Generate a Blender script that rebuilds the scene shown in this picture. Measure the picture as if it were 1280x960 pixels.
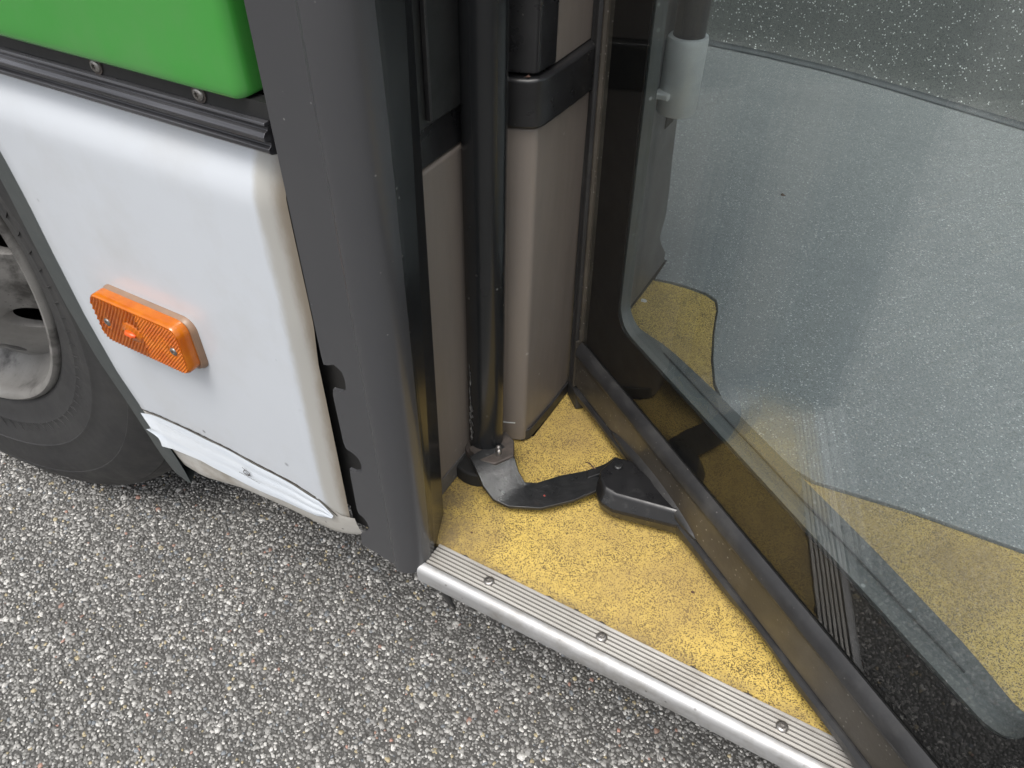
import bpy, bmesh, math, random
import numpy as np
from mathutils import Matrix, Vector
R = math.radians
random.seed(7); rng = np.random.default_rng(11)
scene = bpy.context.scene
for o in list(bpy.data.objects): bpy.data.objects.remove(o)
col = scene.collection

# ------------------------------------------------------------------ camera, sky, sun, exposure
CAM = Vector((0.0, 0.0, 1.02))
cam = bpy.data.cameras.new('camera'); camo = bpy.data.objects.new('camera', cam); col.objects.link(camo)
camo.location = CAM
camo.rotation_euler = (R(90 - 42.5), 0, R(29.6))
cam.sensor_fit = 'HORIZONTAL'; cam.sensor_width = 36.0; cam.lens = 36.0 * 968.0 / 1280.0
cam.clip_start = 0.02; cam.clip_end = 2000
scene.camera = camo

SUN_EL, SUN_AZ = 66, 178        # azimuth measured clockwise from +Y
world = bpy.data.worlds.new('World'); scene.world = world; world.use_nodes = True
wn = world.node_tree.nodes; wl = world.node_tree.links
for n in list(wn): wn.remove(n)
wo = wn.new('ShaderNodeOutputWorld'); wb = wn.new('ShaderNodeBackground')
sky = wn.new('ShaderNodeTexSky'); sky.sky_type = 'NISHITA'; sky.sun_disc = False
sky.sun_elevation = R(SUN_EL); sky.sun_rotation = R(SUN_AZ)
sky.dust_density = 5.0; sky.air_density = 1.0; sky.ozone_density = 0.6
hs = wn.new('ShaderNodeHueSaturation'); hs.inputs['Saturation'].default_value = 0.30
wl.new(sky.outputs[0], hs.inputs['Color']); wl.new(hs.outputs[0], wb.inputs[0]); wb.inputs[1].default_value = 0.13
wl.new(wb.outputs[0], wo.inputs[0])

sl = bpy.data.lights.new('sun', 'SUN'); sl.energy = 0.9; sl.angle = R(25); sl.color = (1.0, 0.97, 0.92)
slo = bpy.data.objects.new('sun', sl); col.objects.link(slo)
az, el = R(SUN_AZ), R(SUN_EL)
sdir = Vector((math.sin(az) * math.cos(el), math.cos(az) * math.cos(el), math.sin(el)))
slo.rotation_euler = (-sdir).to_track_quat('-Z', 'Y').to_euler()
slo.location = sdir * 20

scene.view_settings.view_transform = 'Standard'; scene.view_settings.look = 'None'
scene.view_settings.gamma = 1.0; scene.view_settings.use_curve_mapping = False
scene.view_settings.exposure = 0.82
scene.render.engine = 'CYCLES'
scene.cycles.max_bounces = 6; scene.cycles.transparent_max_bounces = 12

# ------------------------------------------------------------------ materials
def mat(name, c1, c2=None, rough=0.5, metal=0.0, nscale=12.0, spread=(0.35, 0.65), bump=0.0, bscale=300.0,
        spec=0.5, dust=None, dscale=260.0, damt=0.10, rvar=0.12, stain=None, sscale=6.0, srange=(0.55, 0.72),
        coat=0.0, stretch=None, ior=1.5):
    m = bpy.data.materials.new(name); m.use_nodes = True
    nt = m.node_tree; N = nt.nodes; L = nt.links
    b = N['Principled BSDF']; b.inputs['Metallic'].default_value = metal
    b.inputs['Specular IOR Level'].default_value = spec; b.inputs['IOR'].default_value = ior
    b.inputs['Coat Weight'].default_value = coat; b.inputs['Coat Roughness'].default_value = 0.08
    tc = N.new('ShaderNodeTexCoord'); vec = tc.outputs['Object']
    if stretch:
        mp = N.new('ShaderNodeMapping'); mp.inputs['Scale'].default_value = stretch
        L.new(vec, mp.inputs[0]); svec = mp.outputs[0]
    else: svec = vec
    def noise(scale, det=6, r=0.6, v=svec):
        n = N.new('ShaderNodeTexNoise'); n.inputs['Scale'].default_value = scale; n.inputs['Detail'].default_value = det
        n.inputs['Roughness'].default_value = r; L.new(v, n.inputs['Vector']); return n.outputs[0]
    def rng_(src, a, z, lo=0.0, hi=1.0):
        n = N.new('ShaderNodeMapRange'); n.inputs[1].default_value = a; n.inputs[2].default_value = z
        n.inputs[3].default_value = lo; n.inputs[4].default_value = hi; L.new(src, n.inputs[0]); return n.outputs[0]
    def mix(f, a, b_):
        n = N.new('ShaderNodeMix'); n.data_type = 'RGBA'; L.new(f, n.inputs[0])
        for s, k in ((a, 6), (b_, 7)):
            if isinstance(s, tuple): n.inputs[k].default_value = (*s, 1)
            else: L.new(s, n.inputs[k])
        return n.outputs[2]
    c2 = c2 or tuple(x * 0.82 for x in c1)
    nz = noise(nscale)
    c = mix(rng_(nz, *spread), c1, c2)
    if stain: c = mix(rng_(noise(sscale, 8, 0.65, vec), *srange), c, stain)
    if dust:
        v = N.new('ShaderNodeTexVoronoi'); v.inputs['Scale'].default_value = dscale; L.new(vec, v.inputs['Vector'])
        g = rng_(noise(9.0, 3, 0.5, vec), 0.35, 0.7)
        sp = rng_(v.outputs['Distance'], 0.26, 0.12)
        vm = N.new('ShaderNodeMath'); vm.operation = 'LESS_THAN'; vm.inputs[1].default_value = damt
        sx = N.new('ShaderNodeSeparateColor'); L.new(v.outputs['Color'], sx.inputs[0]); L.new(sx.outputs[0], vm.inputs[0])
        m1 = N.new('ShaderNodeMath'); m1.operation = 'MULTIPLY'; L.new(sp, m1.inputs[0]); L.new(vm.outputs[0], m1.inputs[1])
        m2 = N.new('ShaderNodeMath'); m2.operation = 'MULTIPLY'; L.new(m1.outputs[0], m2.inputs[0]); L.new(g, m2.inputs[1])
        c = mix(m2.outputs[0], c, dust)
    L.new(c, b.inputs['Base Color'])
    L.new(rng_(noise(nscale * 2.3), 0.3, 0.7, max(0.02, rough - rvar), min(1, rough + rvar)), b.inputs['Roughness'])
    if bump:
        bp = N.new('ShaderNodeBump'); bp.inputs['Strength'].default_value = bump; bp.inputs['Distance'].default_value = 0.001
        L.new(noise(bscale, 3, 0.5, vec), bp.inputs['Height']); L.new(bp.outputs[0], b.inputs['Normal'])
    m['nodes'] = 1
    return m

M = {}
M['white'] = mat('white_paint', (0.55, 0.58, 0.618), (0.53, 0.558, 0.595), rough=0.24, nscale=3, coat=0.4, rvar=0.03,
                 stain=(0.50, 0.515, 0.53), sscale=9, srange=(0.5, 0.8), dust=(0.08, 0.075, 0.07), dscale=75, damt=0.02)
def end_grime(m):
    """road film gathered along the panel's end seam: a stain with ragged edges"""
    N = m.node_tree.nodes; L = m.node_tree.links; b = N['Principled BSDF']; src = b.inputs['Base Color'].links[0].from_socket
    tc = N.new('ShaderNodeTexCoord'); sp = N.new('ShaderNodeSeparateXYZ'); L.new(tc.outputs['Object'], sp.inputs[0])
    nz = N.new('ShaderNodeTexNoise'); nz.inputs['Scale'].default_value = 28; nz.inputs['Detail'].default_value = 7; nz.inputs['Roughness'].default_value = 0.7
    mp = N.new('ShaderNodeMapping'); mp.inputs['Scale'].default_value = (1, 1, 0.25); L.new(tc.outputs['Object'], mp.inputs[0]); L.new(mp.outputs[0], nz.inputs['Vector'])
    sk = N.new('ShaderNodeMath'); sk.operation = 'MULTIPLY_ADD'; sk.inputs[1].default_value = -0.022; L.new(sp.outputs[2], sk.inputs[0]); L.new(sp.outputs[0], sk.inputs[2])     # the seam leans
    ad = N.new('ShaderNodeMath'); ad.operation = 'MULTIPLY_ADD'; ad.inputs[1].default_value = 0.014; L.new(nz.outputs[0], ad.inputs[0]); L.new(sk.outputs[0], ad.inputs[2])
    cur = src
    for a, z, c, k in ((-0.4185, -0.4105, (0.40, 0.388, 0.355), 0.9), (-0.4060, -0.3955, (0.22, 0.185, 0.14), 0.9)):
        mr = N.new('ShaderNodeMapRange'); mr.interpolation_type = 'SMOOTHSTEP'; mr.inputs[1].default_value = a; mr.inputs[2].default_value = z; mr.inputs[4].default_value = k; L.new(ad.outputs[0], mr.inputs[0])
        mx = N.new('ShaderNodeMix'); mx.data_type = 'RGBA'; L.new(mr.outputs[0], mx.inputs[0]); L.new(cur, mx.inputs[6]); mx.inputs[7].default_value = (*c, 1); cur = mx.outputs[2]
    L.new(cur, b.inputs['Base Color'])
end_grime(M['white'])
M['white_dirty'] = mat('white_paint_grimy', (0.55, 0.54, 0.51), (0.40, 0.38, 0.34), rough=0.45, nscale=14, stain=(0.28, 0.24, 0.19), sscale=22,
                       srange=(0.5, 0.75), dust=(0.1, 0.09, 0.08), dscale=150, damt=0.12)
M['tape'] = mat('white_tape', (0.72, 0.76, 0.80), (0.62, 0.67, 0.73), rough=0.35, nscale=40, stretch=(0.15, 1, 1.6), bump=0.15, bscale=120)
M['green'] = mat('green_paint', (0.050, 0.285, 0.045), (0.045, 0.26, 0.04), rough=0.22, nscale=3, coat=0.5, rvar=0.05, stain=(0.075, 0.27, 0.065), sscale=10, srange=(0.45, 0.8))
M['pillar'] = mat('pillar_grey_paint', (0.052, 0.053, 0.057), (0.058, 0.058, 0.061), rough=0.25, nscale=4, rvar=0.03,
                  dust=(0.25, 0.25, 0.24), dscale=260, damt=0.008)
M['black_trim'] = mat('black_trim', (0.012, 0.012, 0.013), (0.02, 0.02, 0.021), rough=0.34, nscale=20, dust=(0.12, 0.12, 0.11), dscale=300, damt=0.06)
M['boot'] = mat('boot_plastic', (0.009, 0.009, 0.010), (0.013, 0.013, 0.014), rough=0.33, nscale=30, stain=(0.05, 0.05, 0.05), sscale=60, srange=(0.58, 0.8))
M['black_plate'] = mat('black_plate', (0.014, 0.015, 0.015), (0.019, 0.019, 0.019), rough=0.45, nscale=20)
M['alu_trim'] = mat('grey_moulding', (0.13, 0.13, 0.14), (0.06, 0.06, 0.065), rough=0.33, metal=0.6, nscale=60, stretch=(0.1, 1, 3))
M['rubber'] = mat('black_rubber', (0.016, 0.016, 0.017), (0.026, 0.026, 0.027), rough=0.48, nscale=25, stain=(0.055, 0.053, 0.05), sscale=18,
                  srange=(0.5, 0.8), dust=(0.16, 0.15, 0.14), dscale=320, damt=0.05)
M['rubber_lip'] = mat('arch_rubber', (0.050, 0.058, 0.058), (0.060, 0.067, 0.066), rough=0.55, nscale=9, dust=(0.15, 0.15, 0.14), dscale=150, damt=0.04)
M['tyre'] = mat('tyre_rubber', (0.020, 0.020, 0.021), (0.027, 0.027, 0.027), rough=0.6, nscale=16, stain=(0.042, 0.041, 0.039), sscale=5,
                srange=(0.5, 0.8), bump=0.2, bscale=180)
M['rim'] = mat('wheel_silver_paint', (0.25, 0.243, 0.232), (0.17, 0.165, 0.157), rough=0.40, metal=0.25, nscale=10, stain=(0.055, 0.052, 0.049), sscale=7,
               srange=(0.52, 0.62), dust=(0.05, 0.045, 0.04), dscale=220, damt=0.3)
M['taupe'] = mat('taupe_plastic', (0.195, 0.168, 0.146), (0.175, 0.152, 0.133), rough=0.45, nscale=8, bump=0.12, bscale=900, stretch=(4, 4, 0.6),
                 dust=(0.4, 0.38, 0.35), dscale=120, damt=0.03, rvar=0.08)
M['taupe_dark'] = mat('grey_brown_panel', (0.115, 0.112, 0.11), (0.10, 0.097, 0.095), rough=0.5, nscale=8, bump=0.1, bscale=700,
                      dust=(0.3, 0.3, 0.28), dscale=120, damt=0.05)
M['pole'] = mat('pole_black_paint', (0.014, 0.015, 0.016), (0.016, 0.017, 0.018), rough=0.22, nscale=5, rvar=0.02, dust=(0.2, 0.2, 0.18), dscale=200, damt=0.02)
M['scrape'] = mat('scraped_paint', (0.34, 0.34, 0.34), (0.05, 0.05, 0.05), rough=0.6, nscale=260, spread=(0.4, 0.55))
M['steel'] = mat('steel_screw', (0.42, 0.40, 0.38), (0.22, 0.21, 0.20), rough=0.38, metal=0.9, nscale=300)
M['steel_black'] = mat('blackened_steel', (0.011, 0.012, 0.013), (0.018, 0.018, 0.019), rough=0.36, metal=0.0, nscale=30, stain=(0.045, 0.038, 0.035), sscale=30,
                       srange=(0.58, 0.78), dust=(0.3, 0.3, 0.3), dscale=170, damt=0.06, bump=0.3, bscale=200)
M['rusty'] = mat('grimy_steel', (0.06, 0.052, 0.047), (0.11, 0.09, 0.078), rough=0.6, metal=0.2, nscale=90, bump=0.6, bscale=260)
M['alu_sill'] = mat('sill_aluminium', (0.62, 0.60, 0.56), (0.50, 0.48, 0.445), rough=0.40, metal=0.35, nscale=40, stretch=(0.15, 1, 1), stain=(0.36, 0.33, 0.29), sscale=16,
                    srange=(0.5, 0.8), bump=0.05, bscale=600)
M['groove'] = mat('groove_grime', (0.045, 0.038, 0.034), (0.07, 0.06, 0.05), rough=0.8, nscale=60)
M['nose'] = mat('sill_nose_aluminium', (0.50, 0.50, 0.50), (0.40, 0.40, 0.40), rough=0.42, metal=0.45, nscale=12, stretch=(0.4, 2, 2),
                stain=(0.27, 0.255, 0.23), sscale=22, srange=(0.5, 0.75), bump=0.10, bscale=140, dust=(0.12, 0.11, 0.10), dscale=160, damt=0.10)
M['bronze'] = mat('bronze_rail', (0.072, 0.062, 0.049), (0.055, 0.049, 0.041), rough=0.40, metal=0.25, nscale=10, stain=(0.105, 0.094, 0.078), sscale=12,
                  srange=(0.48, 0.75), dust=(0.46, 0.44, 0.40), dscale=260, damt=0.30, bump=0.12, bscale=300)
M['rail_grey'] = mat('rail_inner_grey', (0.075, 0.084, 0.083), (0.060, 0.068, 0.067), rough=0.5, nscale=16, stretch=(1, 1, 1),
                     dust=(0.3, 0.32, 0.32), dscale=120, damt=0.12)
M['frit'] = mat('black_frit', (0.004, 0.004, 0.0045), (0.005, 0.005, 0.005), rough=0.5, nscale=10, spec=0.2)
M['silver_sleeve'] = mat('silver_sleeve', (0.66, 0.68, 0.67), (0.58, 0.60, 0.59), rough=0.4, nscale=30, metal=0.1, bump=0.08, bscale=700)
M['handrail'] = mat('dark_handrail', (0.05, 0.044, 0.042), (0.06, 0.052, 0.05), rough=0.35, nscale=30)
M['dark'] = mat('underbody_black', (0.010, 0.010, 0.010), (0.018, 0.017, 0.016), rough=0.8, nscale=10)
M['bus_ceiling'] = mat('ceiling_lining', (0.55, 0.55, 0.53), rough=0.7, nscale=5)
M['joint'] = mat('wall_sealant', (0.055, 0.065, 0.07), (0.085, 0.095, 0.10), rough=0.6, nscale=20)
M['debris'] = mat('dry_debris', (0.10, 0.05, 0.035), (0.05, 0.03, 0.02), rough=0.8, nscale=100)
M['debris_red'] = mat('red_chip', (0.30, 0.05, 0.04), (0.2, 0.04, 0.03), rough=0.7, nscale=100)
M['paper'] = mat('white_crumb', (0.7, 0.7, 0.66), rough=0.8, nscale=100)

def node_mat(name):
    m = bpy.data.materials.new(name); m.use_nodes = True
    return m, m.node_tree.nodes, m.node_tree.links, m.node_tree.nodes['Principled BSDF']

def floor_mat(name, base1, base2, fleck, fscale, famt, grime, light=None, lscale=400, lamt=0.06, rough=0.6, gr=(0.48, 0.75), gs=7.0):
    m, N, L, b = node_mat(name)
    tc = N.new('ShaderNodeTexCoord'); vec = tc.outputs['Object']
    def mixc(f, a, c):
        n = N.new('ShaderNodeMix'); n.data_type = 'RGBA'; L.new(f, n.inputs[0])
        for s, k in ((a, 6), (c, 7)):
            if isinstance(s, tuple): n.inputs[k].default_value = (*s, 1)
            else: L.new(s, n.inputs[k])
        return n.outputs[2]
    def noise(s, d=5, r=0.6):
        n = N.new('ShaderNodeTexNoise'); n.inputs['Scale'].default_value = s; n.inputs['Detail'].default_value = d
        n.inputs['Roughness'].default_value = r; L.new(vec, n.inputs['Vector']); return n.outputs[0]
    def mr(src, a, z, lo=0.0, hi=1.0):
        n = N.new('ShaderNodeMapRange'); n.inputs[1].default_value = a; n.inputs[2].default_value = z
        n.inputs[3].default_value = lo; n.inputs[4].default_value = hi; L.new(src, n.inputs[0]); return n.outputs[0]
    c = mixc(mr(noise(260, 3), 0.35, 0.65), base1, base2)
    def cells(scale, amt, colr, cc, soft=False):
        v = N.new('ShaderNodeTexVoronoi'); v.inputs['Scale'].default_value = scale
        # jitter the lookup so that the granules are ragged, not round
        nn = N.new('ShaderNodeTexNoise'); nn.inputs['Scale'].default_value = scale * 1.6; L.new(vec, nn.inputs['Vector'])
        vm = N.new('ShaderNodeVectorMath'); vm.operation = 'SCALE'; vm.inputs['Scale'].default_value = 0.9 / scale; L.new(nn.outputs[1], vm.inputs[0])
        va = N.new('ShaderNodeVectorMath'); va.operation = 'ADD'; L.new(vec, va.inputs[0]); L.new(vm.outputs[0], va.inputs[1]); L.new(va.outputs[0], v.inputs['Vector'])
        sx = N.new('ShaderNodeSeparateColor'); L.new(v.outputs['Color'], sx.inputs[0])
        big = mr(noise(30, 3), 0.3, 0.7, amt * 0.55, amt * 1.45)
        lt = N.new('ShaderNodeMath'); lt.operation = 'LESS_THAN'; L.new(sx.outputs[0], lt.inputs[0]); L.new(big, lt.inputs[1])
        return mixc(lt.outputs[0], cc, colr)
    c = cells(fscale, famt, fleck, c)
    if light: c = cells(lscale, lamt, light, c)
    g = mr(noise(gs, 8, 0.65), gr[0], gr[1], 0.0, 0.75)
    c = mixc(g, c, grime)
    L.new(c, b.inputs['Base Color'])
    L.new(mr(noise(90), 0.3, 0.7, rough - 0.12, rough + 0.15), b.inputs['Roughness'])
    bp = N.new('ShaderNodeBump'); bp.inputs['Strength'].default_value = 0.5; bp.inputs['Distance'].default_value = 0.0006
    L.new(noise(700, 2), bp.inputs['Height']); L.new(bp.outputs[0], b.inputs['Normal'])
    return m
M['yellow_floor'] = floor_mat('yellow_safety_floor', (0.62, 0.45, 0.12), (0.53, 0.375, 0.09), (0.13, 0.09, 0.03), 1150, 0.33, (0.27, 0.185, 0.08), gr=(0.42, 0.72))
M['grey_floor'] = floor_mat('grey_speckled_floor', (0.25, 0.272, 0.275), (0.215, 0.235, 0.24), (0.155, 0.172, 0.178), 800, 0.25, (0.185, 0.205, 0.213),
                            light=(0.55, 0.58, 0.57), lscale=700, lamt=0.035, rough=0.5)
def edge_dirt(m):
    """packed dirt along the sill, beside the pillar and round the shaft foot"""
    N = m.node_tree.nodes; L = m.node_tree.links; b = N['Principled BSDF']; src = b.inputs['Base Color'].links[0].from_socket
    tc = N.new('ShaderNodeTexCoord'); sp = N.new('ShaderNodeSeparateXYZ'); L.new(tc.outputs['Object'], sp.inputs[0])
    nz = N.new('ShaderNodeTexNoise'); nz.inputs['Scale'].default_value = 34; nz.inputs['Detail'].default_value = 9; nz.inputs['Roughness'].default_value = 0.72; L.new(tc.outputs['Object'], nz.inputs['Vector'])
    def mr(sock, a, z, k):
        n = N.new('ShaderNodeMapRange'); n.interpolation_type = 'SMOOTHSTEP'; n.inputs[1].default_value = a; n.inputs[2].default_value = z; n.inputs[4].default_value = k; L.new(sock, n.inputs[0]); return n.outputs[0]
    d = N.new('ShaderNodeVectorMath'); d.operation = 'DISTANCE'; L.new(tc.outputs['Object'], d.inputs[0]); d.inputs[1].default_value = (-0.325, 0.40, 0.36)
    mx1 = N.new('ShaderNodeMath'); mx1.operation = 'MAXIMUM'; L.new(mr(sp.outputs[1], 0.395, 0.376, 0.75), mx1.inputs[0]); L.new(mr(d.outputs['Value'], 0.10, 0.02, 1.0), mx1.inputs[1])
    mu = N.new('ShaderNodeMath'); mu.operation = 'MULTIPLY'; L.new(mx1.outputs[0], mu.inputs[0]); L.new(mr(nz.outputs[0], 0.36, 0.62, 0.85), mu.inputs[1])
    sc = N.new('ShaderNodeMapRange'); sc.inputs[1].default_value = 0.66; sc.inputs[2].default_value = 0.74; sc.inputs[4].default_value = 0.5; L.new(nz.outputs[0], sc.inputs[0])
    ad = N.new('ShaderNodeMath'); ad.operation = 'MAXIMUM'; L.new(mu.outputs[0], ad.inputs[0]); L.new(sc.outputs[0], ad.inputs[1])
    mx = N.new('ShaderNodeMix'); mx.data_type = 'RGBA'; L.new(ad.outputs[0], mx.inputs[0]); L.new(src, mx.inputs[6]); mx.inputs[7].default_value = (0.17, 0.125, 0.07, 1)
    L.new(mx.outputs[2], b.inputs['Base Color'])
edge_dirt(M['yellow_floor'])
M['grey_wall'] = floor_mat('grey_speckled_wall', (0.16, 0.17, 0.16), (0.13, 0.14, 0.132), (0.085, 0.09, 0.09), 600, 0.2, (0.11, 0.118, 0.112),
                           light=(0.85, 0.88, 0.86), lscale=460, lamt=0.025, rough=0.45)

def glass_mat(name, tint, ior, film):
    m = bpy.data.materials.new(name); m.use_nodes = True
    N = m.node_tree.nodes; L = m.node_tree.links
    for n in list(N): N.remove(n)
    out = N.new('ShaderNodeOutputMaterial'); fr = N.new('ShaderNodeFresnel'); fr.inputs[0].default_value = ior
    # the pane is a thin sheet: the same reflectance from both of its faces
    ge = N.new('ShaderNodeNewGeometry'); im = N.new('ShaderNodeMapRange'); im.inputs[3].default_value = ior; im.inputs[4].default_value = 1.0 / ior
    L.new(ge.outputs['Backfacing'], im.inputs[0]); L.new(im.outputs[0], fr.inputs[0])
    tr = N.new('ShaderNodeBsdfTransparent'); tr.inputs[0].default_value = (*tint, 1)
    gl = N.new('ShaderNodeBsdfGlossy'); gl.inputs['Roughness'].default_value = 0.0
    df = N.new('ShaderNodeBsdfDiffuse'); df.inputs[0].default_value = (0.60, 0.62, 0.63, 1)
    tc = N.new('ShaderNodeTexCoord'); nz = N.new('ShaderNodeTexNoise'); nz.inputs['Scale'].default_value = 7; nz.inputs['Detail'].default_value = 8
    L.new(tc.outputs['Object'], nz.inputs['Vector'])
    mr = N.new('ShaderNodeMapRange'); mr.inputs[1].default_value = 0.3; mr.inputs[2].default_value = 0.75; mr.inputs[3].default_value = film * 0.4; mr.inputs[4].default_value = film
    L.new(nz.outputs[0], mr.inputs[0])
    m0 = N.new('ShaderNodeMixShader'); L.new(mr.outputs[0], m0.inputs[0]); L.new(tr.outputs[0], m0.inputs[1]); L.new(df.outputs[0], m0.inputs[2])
    mx = N.new('ShaderNodeMixShader'); L.new(fr.outputs[0], mx.inputs[0]); L.new(m0.outputs[0], mx.inputs[1]); L.new(gl.outputs[0], mx.inputs[2])
    L.new(mx.outputs[0], out.inputs[0])
    return m
M['glass'] = glass_mat('tinted_door_glass', (0.965, 0.98, 0.98), 1.62, 0.0)
M['inner_glass'] = glass_mat('added_inner_glass', (0.965, 0.98, 0.98), 1.62, 0.042)  # film sets the milky haze of the added pane
M['window_glass'] = glass_mat('window_glass', (0.9, 0.95, 0.94), 1.5, 0.01)

m, N, L, b = node_mat('amber_lens')
b.inputs['Base Color'].default_value = (1.0, 0.20, 0.003, 1); b.inputs['Roughness'].default_value = 0.18
b.inputs['Transmission Weight'].default_value = 0.35; b.inputs['IOR'].default_value = 1.45; b.inputs['Coat Weight'].default_value = 0.3
tc = N.new('ShaderNodeTexCoord'); nz = N.new('ShaderNodeTexNoise'); nz.inputs['Scale'].default_value = 60; L.new(tc.outputs['Object'], nz.inputs['Vector'])
cr = N.new('ShaderNodeValToRGB'); cr.color_ramp.elements[0].position = 0.3; cr.color_ramp.elements[1].position = 0.7
cr.color_ramp.elements[0].color = (0.62, 0.135, 0.003, 1); cr.color_ramp.elements[1].color = (0.76, 0.215, 0.005, 1)
L.new(nz.outputs[0], cr.inputs[0]); L.new(cr.outputs[0], b.inputs['Base Color'])
M['amber'] = m
M['amber_base'] = mat('marker_gasket', (0.27, 0.17, 0.11), (0.20, 0.13, 0.09), rough=0.4, nscale=40)
M['amber_bulb'] = mat('marker_bulb', (0.75, 0.10, 0.01), (0.6, 0.07, 0.01), rough=0.2, nscale=40)

m, N, L, b = node_mat('stone_chips')
at = N.new('ShaderNodeAttribute'); at.attribute_name = 'tint'
tc = N.new('ShaderNodeTexCoord'); nz = N.new('ShaderNodeTexNoise'); nz.inputs['Scale'].default_value = 420; nz.inputs['Detail'].default_value = 4
L.new(tc.outputs['Object'], nz.inputs['Vector'])
mrn = N.new('ShaderNodeMapRange'); mrn.inputs[1].default_value = 0.3; mrn.inputs[2].default_value = 0.7; mrn.inputs[3].default_value = 0.65; mrn.inputs[4].default_value = 1.2
L.new(nz.outputs[0], mrn.inputs[0])
mu = N.new('ShaderNodeVectorMath'); mu.operation = 'SCALE'; L.new(at.outputs['Color'], mu.inputs[0]); L.new(mrn.outputs[0], mu.inputs['Scale'])
L.new(mu.outputs[0], b.inputs['Base Color']); b.inputs['Roughness'].default_value = 0.55
M['stone'] = m

m, N, L, b = node_mat('asphalt_binder')
tc = N.new('ShaderNodeTexCoord')
v1 = N.new('ShaderNodeTexVoronoi'); v1.inputs['Scale'].default_value = 150; L.new(tc.outputs['Object'], v1.inputs['Vector'])
sx = N.new('ShaderNodeSeparateColor'); L.new(v1.outputs['Color'], sx.inputs[0])
cr = N.new('ShaderNodeValToRGB'); e = cr.color_ramp.elements
e[0].position = 0.0; e[0].color = (0.075, 0.073, 0.07, 1); e[1].position = 1.0; e[1].color = (0.33, 0.33, 0.31, 1)
x = e.new(0.6); x.color = (0.11, 0.107, 0.102, 1); x = e.new(0.85); x.color = (0.14, 0.138, 0.13, 1)
L.new(sx.outputs[0], cr.inputs[0])
ed = N.new('ShaderNodeMapRange'); ed.inputs[1].default_value = 0.55; ed.inputs[2].default_value = 0.2; L.new(v1.outputs['Distance'], ed.inputs[0])
mx = N.new('ShaderNodeMix'); mx.data_type = 'RGBA'; L.new(ed.outputs[0], mx.inputs[0]); mx.inputs[6].default_value = (0.075, 0.073, 0.069, 1); L.new(cr.outputs[0], mx.inputs[7])
L.new(mx.outputs[2], b.inputs['Base Color']); b.inputs['Roughness'].default_value = 0.8
bp = N.new('ShaderNodeBump'); bp.inputs['Strength'].default_value = 0.6; bp.inputs['Distance'].default_value = 0.002; L.new(ed.outputs[0], bp.inputs['Height']); L.new(bp.outputs[0], b.inputs['Normal'])
M['asphalt'] = m

# ------------------------------------------------------------------ mesh helpers
BUS_LOC = Vector((-0.3, 1.6, 0.0))
PINV = {}
def mesh(name, verts, faces, material, parent=None, smooth=False, bevel=0.0, seg=2, label=None, kind=None):
    me = bpy.data.meshes.new(name); me.from_pydata([tuple(v) for v in verts], [], [tuple(f) for f in faces]); me.update()
    bm = bmesh.new(); bm.from_mesh(me); bmesh.ops.recalc_face_normals(bm, faces=bm.faces); bm.to_mesh(me); bm.free()
    if material: me.materials.append(material)
    o = bpy.data.objects.new(name, me); col.objects.link(o)
    if smooth:
        me.polygons.foreach_set('use_smooth', [True] * len(me.polygons))
        if smooth != 'all': me.set_sharp_from_angle(angle=R(smooth if smooth is not True else 40))
    if bevel:
        md = o.modifiers.new('bevel', 'BEVEL'); md.width = bevel; md.segments = seg; md.limit_method = 'ANGLE'; md.angle_limit = R(30)
        me.polygons.foreach_set('use_smooth', [True] * len(me.polygons))
        me.set_sharp_from_angle(angle=R(80))
        md.harden_normals = True
    if parent: setparent(o, parent)
    if label: o['label'] = label
    if kind: o['kind'] = kind
    return o
WORLD = {}
def setparent(o, p):
    o.parent = p
    o.matrix_parent_inverse = WORLD.get(p.name, Matrix.Identity(4)).inverted()
def empty(name, loc, parent=None, rz=0.0):
    o = bpy.data.objects.new(name, None); col.objects.link(o); o.empty_display_size = 0.1
    o.location = loc; o.rotation_euler = (0, 0, rz)
    if parent: setparent(o, parent)
    WORLD[o.name] = Matrix.Translation(loc) @ Matrix.Rotation(rz, 4, 'Z')
    return o
def box(name, lo, hi, material, parent=None, bevel=0.0, lean=0.0, **k):
    vs = [(x, y, z) for x in (lo[0], hi[0]) for y in (lo[1], hi[1]) for z in (lo[2], hi[2])]
    vs = [(v[0] + lean * (v[2] - 0.36), v[1], v[2]) for v in vs]
    fs = [(0, 1, 3, 2), (4, 6, 7, 5), (0, 4, 5, 1), (2, 3, 7, 6), (0, 2, 6, 4), (1, 5, 7, 3)]
    return mesh(name, vs, fs, material, parent, bevel=bevel, **k)
LEAN = 0.02
def wallprism(name, prof, z0, z1, material, parent=None, bevel=0.0, lean=LEAN, **k):
    """plan outline (x, y[, lean factor]) extruded from z0 to z1; jamb parts lean a little"""
    n = len(prof); vs = []
    zs = z0 if isinstance(z0, list) else [z0] * n
    for p, zb in zip(prof, zs):
        l = p[2] * lean if len(p) > 2 else lean
        vs.append((p[0] + l * (zb - 0.36), p[1], zb))
    for p in prof:
        l = p[2] * lean if len(p) > 2 else lean
        vs.append((p[0] + l * (z1 - 0.36), p[1], z1))
    fs = [(i, (i + 1) % n, n + (i + 1) % n, n + i) for i in range(n)] + [tuple(range(n)), tuple(range(2 * n - 1, n - 1, -1))]
    return mesh(name, vs, fs, material, parent, bevel=bevel, **k)
def xprism(name, prof, x0, x1, material, parent=None, bevel=0.0, **k):
    """(y, z) outline extruded along x"""
    n = len(prof); vs = [(x0, y, z) for y, z in prof] + [(x1, y, z) for y, z in prof]
    fs = [(i, (i + 1) % n, n + (i + 1) % n, n + i) for i in range(n)] + [tuple(range(n)), tuple(range(2 * n - 1, n - 1, -1))]
    return mesh(name, vs, fs, material, parent, bevel=bevel, **k)
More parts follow.
